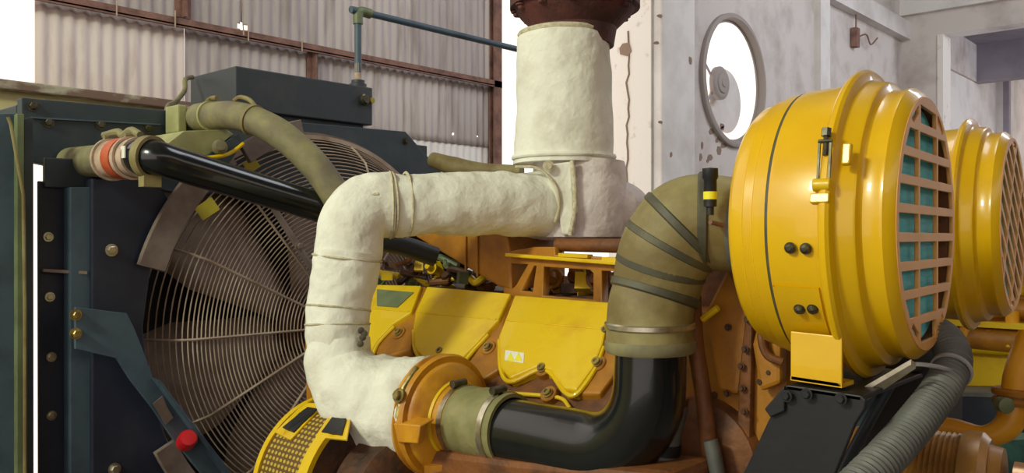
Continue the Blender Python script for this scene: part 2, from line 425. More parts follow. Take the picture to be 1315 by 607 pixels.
# ================================================================== RADIATOR END
RX = -3.45
yl = XP(28,130,RX).y; zt = XP(28,125,RX).z
rad = thing('radiator', 'dark slate engine radiator with bolted header and side frames behind the fan', 'radiator', (RX-.2,2.3,0))
# header plate (front face) with folded lip
me_pts = [V(RX,yl,zt), V(RX,2.99,XP(522,169,RX).z), V(RX,3.26,XP(563,222,RX).z), V(RX,3.45,1.9), V(RX,3.45,1.85), V(RX,2.9,2.0), V(RX,2.6,2.1), V(RX,1.75,2.08), V(RX,yl,XP(28,205,RX).z)]
link('header_panel', prism(B(), me_pts, (-.05,0,0)), BLU, rad, smooth=False, bevel=.003)
bm = B(); p = XP(530,175,RX+.03); bb(bm, (RX-.2,3.0,2.2), (RX-.06,3.2,2.40)); bb(bm, (RX-.35,yl,2.30), (RX-.06,3.0,zt-.02))
link('header_tank', bm, BLU, rad, smooth=False, bevel=.005)
bolts('bolt', [(XP(q[0],q[1],RX+.001),(1,0,0),.014,.01) for q in ((42,136),(62,157),(129,160),(190,165),(521,181))], DBT, rad)
bm = B(); a = XP(40,151,RX); b = XP(205,160,RX); bar(bm, a+V(.004,0,0), b+V(.004,0,0), .012, .006); link('header_seam', bm, BL2, rad, smooth=False)
# core behind the fan
link('core', bb(B(), (RX-.45,1.55,.6), (RX-.3,3.45,2.3)), COR, rad, smooth=False)
# fan cowl drum and the slate shroud around it
FC = V(-3.42, 2.40, 1.49); FR = .868
link('fan_shroud', lathe(B(), [(-.28,FR+.02),(-.28,FR+.035),(0,FR+.035),(0,FR+.02),(-.28,FR+.02)], axm(FC,(1,0,0)), 96), DSP, rad)
yq = XP(56,300,RX-.16).y; outer = [(yq,.3),(3.55,.3),(3.55,1.9),(3.2,2.2),(3.0,2.3),(yq,2.3)]
M = Matrix(((0,0,1,RX-.16),(1,0,0,0),(0,1,0,0),(0,0,0,1)))
link('shroud_panel', plate2d('shroud', outer, [circ(FC.y,FC.z,FR+.03,72)[::-1]], .02, M), NAV, rad, smooth=False)
# shroud cheek box left of the fan  (px 118-200)
q0 = XP(118,228,-3.2); q1 = XP(200,228,-3.2)
link('shroud_cheek', prism(B(), [XP(118,229,-3.22), XP(196,229,-3.22), XP(222,262,-3.22), XP(196,330,-3.22), XP(184,420,-3.22), XP(192,500,-3.22), XP(230,607,-3.22), XP(262,700,-3.22), XP(118,700,-3.22)], (-.2,0,0)), NAV, rad, smooth=False, bevel=.006)
bolts('bolt', [(XP(q[0],q[1],-3.218),(1,0,0),.016,.01) for q in ((143,321),(147,602))]+[(XP(q[0],q[1],-3.298),(1,0,0),.012,.008) for q in ((62,304),(64,381),(66,458),(66,533))], STL, rad)
link('side_channel', prism(B(), [XP(90,240,-3.24), XP(118,240,-3.24), XP(118,700,-3.24), XP(90,700,-3.24)], (-.06,0,0)), BL2, rad, smooth=False, bevel=.004)
link('side_frame', prism(B(), [XP(49,232,-3.3), XP(91,236,-3.3), XP(91,700,-3.3), XP(50,700,-3.3)], (-.015,0,0)), NAV, rad, smooth=False, bevel=.004)
link('step_box', prism(B(), [XP(58,202,-3.28), XP(117,205,-3.28), XP(117,242,-3.28), XP(58,240,-3.28)], (-.02,0,0)), BLU, rad, smooth=False, bevel=.004)
link('channel_lip', prism(B(), [XP(56,345,-3.28), XP(112,348,-3.23), XP(112,352,-3.23), XP(56,349,-3.28)], (-.03,0,0)), DSP, rad, smooth=False)
# frame leg so that the set stands on the floor
bm = B(); bb(bm, (RX-.4,1.3,0), (RX-.06,3.5,.35)); link('base_beam', bm, NAV, rad, smooth=False)
# dusty flange plates round the cowl mouth
for a0, a1, r0, r1 in ((math.radians(128), math.radians(162), FR+.03, FR+.13), (math.radians(205), math.radians(225), FR+.03, FR+.11), (math.radians(105), math.radians(124), FR+.0, FR+.08)):
    Mf = Matrix(((0,0,1,-3.19),(1,0,0,FC.y),(0,1,0,FC.z),(0,0,0,1)))
    n = 14; pts = [(r1*math.cos(a0+(a1-a0)*i/n), r1*math.sin(a0+(a1-a0)*i/n)) for i in range(n+1)] + [(r0*math.cos(a1-(a1-a0)*i/n), r0*math.sin(a1-(a1-a0)*i/n)) for i in range(n+1)]
    link('flange_plate', plate2d('fl', pts, [], .02, Mf, .003), DSP, rad, smooth=False)
# light gap: side panel left of the slit
sp = thing('side_panel', 'large dark blue-grey sheet door at the far left with pale edge strips', 'panel', (-3.3,.85,.2))
link('panel_sheet', prism(B(), [XP(-260,150,-3.25), XP(24,145,-3.25), XP(24,1000,-3.25), XP(-260,1000,-3.25)], (-.04,0,0)), BL2, sp, smooth=False, bevel=.004)
link('edge_strip', prism(B(), [XP(22,146,-3.22), XP(31,146,-3.22), XP(31,1000,-3.22), XP(22,1000,-3.22)], (-.05,0,0)), GRN, sp, smooth=False, bevel=.002)
link('edge_strip', prism(B(), [XP(31,152,-3.27), XP(43,150,-3.27), XP(44,1000,-3.27), XP(33,1000,-3.27)], (-.05,0,0)), BLU, sp, smooth=False, bevel=.002)
link('edge_strip', tube(B(), [XP(10,150,-3.2), XP(14,160,-3.2), XP(30,250,-3.2), XP(32,400,-3.2), XP(32,700,-3.2)], .006, 8), OLD, sp)

# fan
fan = thing('radiator_fan', 'big dusty brown cooling fan turning behind the wire guard', 'fan', FC+V(-.1,0,-.85))
Mx = axm(FC+V(-.12,0,0), (1,0,0))
link('hub', lathe(B(), [(-.1,0),(-.1,.15),(.06,.15),(.08,.13),(.08,.07),(.14,.06),(.14,0)], Mx, 36), DKB, fan)
for k in range(6):
    a = 2*PI*k/6 + math.radians(20)
    bm = B(); rows = []
    for i in range(9):
        r = .12+.72*i/8; w = .10+.17*min(1, i/5); tw = math.radians(36-14*i/8)
        rad_v = V(0,math.cos(a),math.sin(a)); tan = V(0,-math.sin(a),math.cos(a)); row = []
        for j in range(7):
            s = (j/6-.5)*2; camber = .025*(1-s*s)
            row.append(bm.verts.new(FC+V(-.14,0,0)+rad_v*r + tan*(w*s*math.cos(tw)) + V(1,0,0)*(w*s*math.sin(tw)*.5+camber)))
        rows.append(row)
    for i in range(8):
        for j in range(6): bm.faces.new((rows[i][j],rows[i][j+1],rows[i+1][j+1],rows[i+1][j]))
    o = link('blade', bm, DSB, fan); s_ = o.modifiers.new('t','SOLIDIFY'); s_.thickness = .008
# wire guard (dished)
gd = thing('fan_guard', 'dished guard of concentric dusty wires in front of the radiator fan', 'guard', FC+V(0,0,-FR))
def gx(r):
    q = max(0, min(1, (FR-r)/.16)); return FC.x+.02+.17*math.sin(q*PI/2)+.04*(1-r/FR)
bm = B(); NR = 42
for k in range(NR):
    r = .14+(FR-.01-.14)*k/(NR-1)
    seg = 96
    vs = []
    for i in range(seg):
        a = 2*PI*i/seg; c = V(gx(r), FC.y+r*math.cos(a), FC.z+r*math.sin(a)); rv = V(0,math.cos(a),math.sin(a))
        vs.append([bm.verts.new(c+rv*.0032*math.cos(t)+V(.0032*math.sin(t),0,0)) for t in (0, PI/2, PI, 3*PI/2)])
    for i in range(seg):
        A, C = vs[i], vs[(i+1)%seg]
        for j in range(4): bm.faces.new((A[j],A[(j+1)%4],C[(j+1)%4],C[j]))
link('ring_wires', bm, DST, gd)
for k in range(14):
    a = 2*PI*k/14 + math.radians(180)
    pts = [V(gx(r)+.007, FC.y+r*math.cos(a), FC.z+r*math.sin(a)) for r in (.13,.3,.5,.65,.72,.78,.84,FR)]
    link('spoke_wire', tube(B(), pts, .0055, 6), DST, gd)
link('outer_ring', lathe(B(), [(-.01,FR),(-.01,FR+.02),(.03,FR+.02),(.03,FR),(-.01,FR)], axm(FC,(1,0,0)), 96), DST, gd)
# heavier split bar across the guard
a = math.radians(125)
pts = [V(gx(r)+.03, FC.y+r*math.cos(a), FC.z+r*math.sin(a)) for r in (.12,.3,.5,.7,.8)]
bm = tube(B(), pts, .014, 10)
for r in (.2,.45,.7): hexbolt(bm, V(gx(r)+.042, FC.y+r*math.cos(a), FC.z+r*math.sin(a)), (1,0,0), .014, .01)
link('split_bar', bm, DSP, gd)
p = XP(323,212,FC.x+.16)
link('yellow_tag', box(B(), (0,0,0), (.06,.05,.004), axm(p, (1,-.2,.1)) @ Matrix.Rotation(.6,4,'Z')), YST, gd, smooth=False, label='faded yellow tag')
p = XP(266,268,FC.x+.16)
bm = B(); box(bm, (0,0,0), (.085,.06,.004), axm(p, (1,-.2,.1)) @ Matrix.Rotation(.6,4,'Z')); link('yellow_tag', bm, YST, gd, smooth=False, label='faded yellow tag')
# guard strut arm
arm = thing('guard_bracket', 'blue-grey bent bracket arm bolted left of the fan guard', 'bracket', XP(100,600,-3.15))
bm = prism(B(), [XP(x,y,-3.13) for x,y in ((97,394),(163,402),(172,420),(186,455),(198,488),(226,522),(252,560),(290,612),(262,612),(222,563),(196,524),(168,488),(150,460),(120,453),(97,448))], (-.015,0,0))
link('arm_plate', bm, BL2, arm, smooth=False, bevel=.002)
link('edge_rib', prism(B(), [XP(x,y,-3.09) for x,y in ((200,486),(206,488),(300,610),(292,612))], (-.04,0,0)), BL2, arm, smooth=False, bevel=.002)
bolts('bolt', [(XP(q[0],q[1],-3.128),(1,0,0),.014,.014) for q in ((97,404),(97,428))], BLT, arm)
link('patch', prism(B(), [XP(x,y,-3.125) for x,y in ((196,518),(208,508),(214,522),(222,536),(212,545))], (.004,0,0)), DSP, arm, smooth=False)
top('red_cap', lathe(B(), [(0,0),(0,.035),(.06,.035),(.075,.028),(.08,0)], axm(XP(238,568,-3.12), (1,-.3,.5)), 24), RED, 'small red plastic cap at the lower left of the fan guard', 'cap')

# expansion tank on the header
tk = thing('expansion_tank', 'long slate-grey rectangular expansion tank on top of the radiator', 'tank', (-3.8,2.49,2.46))
bm = B(); bb(bm, (-4.03,2.09,2.49), (-3.6,2.89,2.69)); link('tank_body', bm, TNK, tk, smooth=False, bevel=.006)
p = YP(463,108,2.86)
link('filler_cap', lathe(B(), [(0,0),(0,.045),(.02,.045),(.025,.035),(.04,.035),(.045,.0)], axm((-3.66,2.84,2.69),(0,0,1)), 28), TNK, tk)
link('sight_fitting', lathe(B(), [(0,0),(0,.03),(.015,.03),(.02,.022),(.03,.02),(.03,0)], axm((-3.6,2.83,2.62),(1,0,0)), 20), DBT, tk)
link('brass_plug', lathe(B(), [(0,0),(0,.016),(.02,.016),(.02,0)], axm((-3.6,2.875,2.62),(1,0,0)), 6), YST, tk, smooth=False)
bm = B(); bb(bm, (-4.0,2.15,2.44), (-3.63,2.85,2.49)); link('mounting_foot', bm, BLU, tk, smooth=False)
# small loop pipe at the tank's left
top('breather_pipe', tube(B(), smooth_path([XP(247,99,-3.95), XP(238,102,-3.9), XP(237,116,-3.85), XP(226,130,-3.75), XP(216,136,-3.6), XP(214,150,-3.46)]), .011, 12), OLV, 'short bent olive breather pipe at the left end of the tank', 'pipe')

# thin slate vent pipe above the tank
vp = thing('vent_pipe', 'thin slate-blue vent pipe rising from the tank and running right', 'pipe', (-3.66,2.84,2.72))
a = V(-3.66,2.84,2.73); zt2 = 3.10
bend = smooth_path([a+V(0,0,.04), V(-3.66,2.84,zt2-.05), V(-3.66,2.85,zt2-.01), V(-3.66,2.89,zt2), V(-3.62,4.02,zt2-.01), V(-3.6,4.5,zt2-.01)], 6)
link('pipe', tube(B(), bend, .019, 14), BL2, vp)
link('elbow', tube(B(), smooth_path([V(-3.66,2.84,zt2-.07), V(-3.66,2.84,zt2-.02), V(-3.66,2.862,zt2+.0), V(-3.66,2.92,zt2)],5), .027, 14), GRN, vp)
link('union', cyl(B(), a+V(0,0,-.005), a+V(0,0,.09), .019, 12), PNK, vp)

# black coolant pipe with its coupling
cp = thing('coolant_pipe', 'glossy black coolant pipe crossing from the radiator corner to the engine', 'pipe', (-3.0,1.5,2.0))
path = smooth_path([D(92,209,3.26), D(130,206,3.10), D(165,203,2.96), D(196,202,2.86), D(232,212,2.90), D(330,242,3.06), D(430,272,3.22), D(520,302,3.36), D(600,332,3.48)], 10)
link('black_tube', tube(B(), path[24:], [.060,.057,.056,.056,.056], 28), BLK, cp)
link('radiator_stub', tube(B(), path[:26], .058, 28), OLV, cp)
n1 = 16
link('hose_sleeve', tube(B(), path[13:26], .067, 28, lambda s,a,p: 1+.03*math.sin(s*90)), PNK, cp)
link('orange_band', tube(B(), path[17:21], .072, 28), ORB, cp, label='orange band round the pale sleeve')
for i in (14,22):
    hcl = link('hose_clamp', band(B(), path, i, .072, .014, .004), PNK, cp)
    link('clamp_screw', cyl(B(), path[i]+V(-.0,-.03,.075), path[i]+V(0,.02,.082), .01, 10), OLV, hcl)
bm = B(); band(bm, path, 29, .066, .03, .006); bb(bm, path[29]+V(-.02,-.03,-.1), path[29]+V(.02,.03,-.06)); link('pipe_strap', bm, OLD, cp)
bm = B(); tube(bm, smooth_path([path[13]+V(0,-.02,.085), path[16]+V(0,0,.095), path[18]+V(0,.0,.08), path[21]+V(0,0,.095), path[25]+V(0,0,.075)]), .013, 8); link('clamp_screw', bm, OLV, cp)
bm = B(); box(bm, path[25]+V(.01,-.062,.012), (.03,.004,.04), None); link('white_sticker', bm, WHT, cp, smooth=False)
# olive hose behind it
oh = thing('coolant_hose', 'dusty olive coolant hose arching from the header over the guard', 'hose', (-3.2,1.9,2.2))
path = smooth_path([D(236,153,3.60), D(268,149,3.45), D(305,149,3.30), D(345,163,3.22), D(380,188,3.18), D(412,222,3.16), D(437,262,3.16), D(452,300,3.2)], 10)
link('hose', tube(B(), path[6:], .055, 26, lambda s,a,p: 1+.03*nz(p,9)), OLV, oh)
link('stub', tube(B(), path[:10], .048, 24), OLV, oh)
bm = B(); band(bm, path, 11, .057, .014, .004); link('clamp', bm, PAL, oh); link('clamp', band(B(), path, 25, .057, .012, .004), OLD, oh)
bm = B(); tube(bm, smooth_path([path[11]+V(0,-.02,.055), path[11]+V(0,0,.07), path[13]+V(0,0,.07)],4), .01, 8)
tube(bm, smooth_path([path[19]+V(0,0,.058), path[21]+V(0,0,.075), path[24]+V(0,0,.072), path[25]+V(0,.01,.05)],5), .009, 8); link('clamp_screw', bm, OLD, oh)
bm = B(); bb(bm, XP(212,172,-3.43), XP(240,135,-3.32)); link('flange_box', bm, PAL, oh, smooth=False, bevel=.006)
# dusty sloped cover below the hose
gb = thing('sloped_cover', 'dusty sloped sheet cover below the olive hose', 'cover', XP(250,200,-3.2))
bm = B(); prism(bm, [XP(205,192,-3.12), XP(262,203,-3.12), XP(300,172,-3.12), XP(292,166,-3.12), XP(236,168,-3.12)], (-.28,0,0)); link('cover_sheet', bm, PAL, gb, smooth=False, bevel=.003)
bm = B(); prism(bm, [XP(262,203,-3.10), XP(306,172,-3.10), XP(312,185,-3.10), XP(292,212,-3.10)], (-.2,0,0)); link('cover_side', bm, BLU, gb, smooth=False)
link('knob', lathe(B(), [(0,0),(0,.028),(.02,.03),(.04,.02),(.045,0)], axm(XP(281,190,-3.09),(1,-.3,.2)), 18), OLV, gb)
link('yellow_hose', tube(B(), smooth_path([XP(262,203,-3.08), XP(285,200,-3.07), XP(300,194,-3.07), XP(313,184,-3.06)]), .008, 8), YEB, gb)
# return pipe behind the insulated arm
top('return_pipe', tube(B(), smooth_path([D(556,205,4.45), D(585,214,4.35), D(620,218,4.3), D(670,220,4.2)]), [.04,.05,.035,.03], 16), OLD, 'olive pipe peeping above the insulated horizontal arm', 'pipe')

# ================================================================== EXHAUST
PY_ = 1.70
def TP(px): p = YP(px,530,PY_); return V(p.x, PY_, 1.39)
x0 = TP(566).x
SX = D(724,130,2.97)
def zz(py, d=2.97): return EYE+(CY-py)/F*d
def wr(p, amp, s): return 1+amp*nz(p,s)+amp*.5*nz(p,s*2.3)
ebc = D(738,20,2.97)
eb = thing('exhaust_bellows', 'dark rusty flanged exhaust funnel above the white wrapped stack', 'exhaust', (ebc.x,ebc.y,zz(45)))
M = axm((ebc.x,ebc.y,0),(0,0,1))
link('cone', lathe(B(), [(zz(60),.0),(zz(60),.135),(zz(38),.145),(zz(22),.19),(zz(10),.212),(zz(4),.215),(zz(-6),.2),(zz(-30),.19),(zz(-200),.19),(zz(-200),0)], M, 48), RSD, eb)
link('flange', lathe(B(), [(zz(12),.15),(zz(12),.225),(zz(0),.225),(zz(0),.15)], M, 48), RSD, eb)
for k in range(12):
    a = 2*PI*k/12+.1; c = V(ebc.x+.2*math.cos(a), ebc.y+.2*math.sin(a), zz(13))
    if k in (0,2,6,8,9,10,7): link('flange_bolt', hexbolt(B(), c, (0,0,-1), .015, .014), RSD, eb, smooth=False)
# stack jacket
sj = thing('insulation_jacket', 'upright white cloth insulation jacket wrapped round the exhaust stack', 'insulation jacket', (SX.x,SX.y,zz(207)))
def jrf(t, r, a): 
    p = V(r*math.cos(a), r*math.sin(a), t); return r*(1+.028*nz(p,7)+.02*nz(p,16))
prof = []
z0, z1 = zz(210), zz(42)
for i in range(41):
    q = i/40; z = z0+(z1-z0)*q
    r = .172-.012*q; 
    if i == 0: r = .170
    if i > 38: r -= .008*(i-38)
    prof.append((z, r))
prof = [(z0,.0)] + prof + [(z1+.003,.12),(z1,0)]
lean = Matrix.Translation((SX.x,SX.y,0))
link('jacket', lathe(B(), prof, lean @ Matrix.Identity(4), 72, rf=jrf), JKT, sj)
bm = B(); lathe(bm, [(zz(205),.17),(zz(205),.179),(zz(203),.182),(zz(200),.179),(zz(200),.17)], lean, 72, rf=jrf)
lathe(bm, [(zz(211),.165),(zz(211),.176),(zz(207),.176),(zz(207),.165)], lean, 72, rf=jrf)
link('hem', bm, JKT, sj)
link('cuff', lathe(B(), [(zz(48),.15),(zz(48),.158),(zz(45),.16),(zz(42),.155),(zz(42),.15)], lean, 72, rf=jrf), SEM, sj)
# tee jacket below
tc_ = D(744,255,2.97)
tj = thing('insulation_jacket', 'off-white tee-shaped insulation jacket directly under the stack jacket', 'insulation jacket', (tc_.x,tc_.y,zz(308)))
ln2 = Matrix.Translation((tc_.x,tc_.y,0))
prof = [(zz(308),0)]+[(zz(308)+(zz(208)-zz(308))*i/24, .155+.012*math.sin(i/24*PI)-.02*(1 if i==0 else 0)) for i in range(25)]+[(zz(208),0)]
link('jacket', lathe(B(), prof, ln2, 64, rf=lambda t,r,a: r*(1+.05*nz(V(math.cos(a)*r,math.sin(a)*r,t),8)+.02*nz(V(math.cos(a)*r,math.sin(a)*r,t),22))), JK2, tj)
p0 = D(770,268,2.95)
link('side_bulge', tube(B(), smooth_path([p0, D(790,268,3.0), D(806,270,3.03), D(816,272,3.06)],5), [.1,.105,.1,.085,.055], 28, lambda s,a,p: wr(p,.05,12)), JK2, tj)
dv = V(SN,-CS,0)   # toward the camera
# front seam piping and flap
def on_front(px, py, d, off=0): return D(px,py,d-off)
link('flap', prism(B(), [D(697,212,2.80), D(734,207,2.79), D(738,300,2.79), D(722,302,2.80), D(716,262,2.80)], (-.02*SN,.02*CS,0)), JKT, tj, smooth=False, bevel=.006)
link('seam_piping', tube(B(), smooth_path([D(735,206,2.79), D(738,240,2.785), D(738,270,2.785), D(732,302,2.79)],8), .008, 10, lambda s,a,p: 1+.15*math.sin(s*400)), SEM, tj)
link('button', lathe(B(), [(0,0),(0,.018),(.006,.018),(.006,.012),(.01,.012),(.01,0)], axm(D(704,213,2.78), dv), 20), SEM, tj)
link('flap_seam', tube(B(), smooth_path([D(662,214,2.82), D(690,216,2.80), D(712,236,2.79), D(718,262,2.79), D(713,285,2.80)],8), .005, 8), SEM, tj)
# horizontal arm + elbow + leg
aj = thing('insulation_jacket', 'white wrapped exhaust arm bending down into a vertical leg beside the fan guard', 'insulation jacket', D(430,450,2.62))
armp = smooth_path([D(702,264,2.92), D(682,263,2.88), D(640,261,2.82), D(570,262,2.76), D(497,263,2.70)], 12)
link('arm_sleeve', tube(B(), armp, [.112,.107,.103,.101,.099], 48, lambda s,a,p: wr(p,.085,12)), JKT, aj)
elb = smooth_path([D(503,263,2.705), D(480,264,2.69), D(459,277,2.66), D(449,306,2.64), D(446,330,2.63)], 10)
link('elbow_sleeve', tube(B(), elb, [.103,.104,.103,.103,.103], 48, lambda s,a,p: wr(p,.07,10)), JKT, aj)
leg = smooth_path([D(447,322,2.632), D(444,345,2.63), D(438,375,2.62), D(434,405,2.61), D(434,445,2.6)], 10)
link('leg_sleeve', tube(B(), leg, [.103,.105,.100,.097,.094,.094], 48, lambda s,a,p: wr(p,.085,12)), JKT, aj)
for i,(pth, k, r) in enumerate(((armp, 44, .102),(armp, 47, .102),(elb, 1, .104),(leg,27,.096),(leg,33,.096),(leg,4,.104))):
    t_ = (pth[k+1]-pth[k-1]).normalized()
    link('stitched_seam', lathe(B(), [(-.004,r-.004),(-.003,r+.002),(0,r+.0045),(.003,r+.002),(.004,r-.004)], axm(pth[k], t_), 48), SEM, aj)
# curved dart seam on the elbow's face
link('dart_seam', tube(B(), smooth_path([D(486,249,2.60), D(466,255,2.59), D(447,268,2.575), D(435,288,2.57)],8), .007, 8), SEM, aj)
bm = B()
for q in ((464,424),(466,433),(463,441),(468,428)): lathe(bm, [(0,0),(0,.01),(.006,.01),(.008,0)], axm(D(q[0],q[1],2.525), dv), 10)
link('lacing_hook', bm, DBT, aj)
# lower elbow to the turbo
lj = thing('insulation_jacket', 'white puffed insulation elbow joining the leg to the yellow turbocharger', 'insulation jacket', D(470,590,2.6))
le = smooth_path([D(434,436,2.6), D(437,466,2.59), D(455,496,2.56), D(492,518,2.53), D(530,527,2.51), V(x0-.035,PY_,1.385)], 10)
link('jacket', tube(B(), le, [.095,.102,.112,.138,.158,.162,.148], 56, lambda s,a,p: wr(p,.11,9)), JKT, lj)
link('cuff_seam', lathe(B(), [(-.008,.150),(-.006,.162),(0,.166),(.006,.162),(.008,.150)], axm(le[-6], (le[-5]-le[-7]).normalized()), 56), JKT, lj)
link('cuff_end', lathe(B(), [(-.04,.14),(-.03,.150),(.01,.152),(.02,.14)], axm(le[-2], (le[-1]-le[-3]).normalized()), 56), JK2, lj)

# ================================================================== TURBO and INTAKE PIPE
PY_ = 1.70
T0 = YP(540,525,PY_); ax = V(1,0,.0)
def TP(px): p = YP(px,530,PY_); return V(p.x, PY_, 1.39)
x0 = TP(566).x
Mt = axm((0,PY_,1.385),(1,0,0))
tb = thing('turbocharger', 'yellow turbocharger compressor housing between white elbow and khaki sleeve', 'turbocharger', (x0+.1,PY_,1.2))
link('compressor_housing', lathe(B(), [(x0,.0),(x0,.150),(x0+.02,.156),(x0+.035,.155),(x0+.044,.148),(x0+.048,.138),(x0+.056,.128),(x0+.062,.112),(x0+.066,.102),(x0+.10,.098),(x0+.12,.09),(x0+.12,.0)], Mt, 64), GLD, tb)
link('band_clamp', lathe(B(), [(x0-.02,.15),(x0-.02,.172),(x0-.005,.176),(x0,.168),(x0+.012,.168),(x0+.018,.178),(x0+.03,.172),(x0+.03,.15)], Mt, 64), GLD, tb)
bm = B(); lathe(bm, [(x0+.055,.09),(x0+.055,.108),(x0+.062,.11),(x0+.07,.106),(x0+.07,.09)], Mt, 48); link('inlet_lip', bm, YEB, tb)
bm = B(); c = V(x0+.05,PY_-.158,1.40); prism(bm, [c+V(-.05,0,-.01), c+V(.06,0,.0), c+V(.05,0,-.05), c+V(-.03,0,-.06)], (0,-.02,0)); prism(bm, [c+V(-.05,-.02,-.01), c+V(.06,-.02,.0), c+V(.06,.03,.012), c+V(-.05,.03,.005)], (0,0,-.008))
link('lug', bm, GLD, tb, bevel=.004)
bm = B(); pt = V(x0+.01, PY_-.15, 1.385+.1); tube(bm, [pt+V(0,-.02,-.08), pt+V(.0,.0,.0), pt+V(.0,.05,.05)], .008, 8); hexbolt(bm, pt+V(.0,-.015,-.02), (0,-1,.3), .014, .012); link('clamp_bolt', bm, BLT, tb)
for k in range(6):
    a = PI+.1+k*.32; c = V(x0+.155, PY_+.13*math.cos(a), 1.385+.13*math.sin(a))
# casting arm under the housing
link('outlet_neck', tube(B(), smooth_path([V(x0+.04,PY_-.02,1.28), V(x0+.05,PY_,1.18), V(x0+.09,PY_+.05,1.05)]), .08, 24), ORG, tb)
# khaki silicone sleeve
xs0 = x0+.069; xs1 = TP(657).x
sv = thing('intake_sleeve', 'khaki silicone sleeve with two steel clamps between turbocharger and black pipe', 'hose sleeve', ((xs0+xs1)/2,PY_,1.29))
pr = [(xs0,.09)]
for i in range(25):
    q = i/24; pr.append((xs0+(xs1-xs0)*q, .0955+.004*math.exp(-((q-.5)/.06)**2)+.002*math.exp(-((q-.25)/.1)**2)))
pr.append((xs1,.085))
link('sleeve', lathe(B(), pr, Mt, 48), SLV, sv)
for xx in (xs0+.025, xs1-.03):
    bm = B(); lathe(bm, [(xx-.009,.095),(xx-.009,.1),(xx+.009,.1),(xx+.009,.095)], Mt, 48); kc_ = link('clamp', bm, STL, sv)
    bm = B(); c = V(xx,PY_-.02,1.385+.1); cyl(bm, c+V(0,-.025,.005), c+V(0,.025,.005), .011, 12); box(bm, c, (.018,.02,.018)); link('clamp_screw', bm, DBT, kc_)
# black intake pipe
bp_ = thing('intake_pipe', 'thick glossy black intake pipe curving up in the foreground', 'pipe', (-1.4,1.7,1.3))
zc = 1.380
pts = [V(xs1-.05,PY_,zc)]
xb = D(838,560,2.02).x
R = .17
for i in range(6): pts.append(V(xs1+(xb-R-xs1)*i/5, PY_, zc))
for i in range(1,13):
    a = i/12*PI/2; pts.append(V(xb-R+R*math.sin(a), PY_+.01*i/12, zc+R-R*math.cos(a)))
pts.append(V(xb,PY_+.012,zc+R+.06)); pts.append(V(xb,PY_+.012,zc+R+.2))
link('pipe', tube(B(), pts, [.086,.087,.088,.087,.086,.084], 48), BLK, bp_)
top_z = zc+R+.03
# big rubber elbow
re_ = thing('rubber_elbow', 'dusty olive ribbed rubber elbow joining the black pipe to the air cleaner', 'hose', V(xb,1.72,1.62))
AX = V(.997,.075,0).normalized(); AB = D(1105,288,1.8)       # air cleaner axis and reference point
def AC(t): return AB+AX*t
e0 = V(xb,PY_+.012,EYE+(CY-447)/F*2.03)
epath = smooth_path([e0, e0+V(.0,.0,.09), D(842,372,2.02), D(851,335,2.01), D(868,304,2.0), D(893,286,1.99), AC(-.275), AC(-.235)], 10)
link('elbow', tube(B(), epath, [.104,.100,.1,.106,.112,.114,.112,.108,.105], 56, lambda s,a,p: 1+.012*nz(p,12)), OLD, re_)
def ringaround(path, i, r, w, th, tilt=0):
    t_ = (path[i+1]-path[i-1]).normalized()
    M_ = axm(path[i], t_) 
    if tilt: M_ = M_ @ Matrix.Rotation(tilt,4,'Y')
    return lathe(B(), [(-w/2,r-.01),(-w/2,r),(-w*.3,r+th),(w*.3,r+th),(w/2,r),(w/2,r-.01)], M_, 48)
for i in (19,28,36,44,52): link('rib', ringaround(epath, i, .102+(.006 if i>30 else 0)+(.004 if i>40 else 0), .024, .006), RBD, re_)
link('steel_clamp', ringaround(epath, 6, .103, .016, .003), STL, re_)
link('cuff', ringaround(epath, 1, .102, .03, .004), OLV, re_)
link('cleaner_clamp', ringaround(epath, 62, .108, .02, .004), GRY, re_)
# service indicator on the elbow
si = thing('service_indicator', 'small black restriction indicator with yellow window on the rubber elbow', 'gauge', D(912,270,1.84))
link('body', lathe(B(), [(-.03,0),(-.03,.008),(-.012,.008),(-.012,.014),(.045,.014),(.05,.017),(.07,.017),(.072,.0)], axm(D(912,258,1.84),(0,0,1)), 20), BKM, si)
link('window', cyl(B(), D(912,256,1.84), D(912,246,1.84), .0148, 20), LBY, si)
link('port', cyl(B(), D(912,285,1.84), D(940,292,1.9), .005, 8), RST, si)
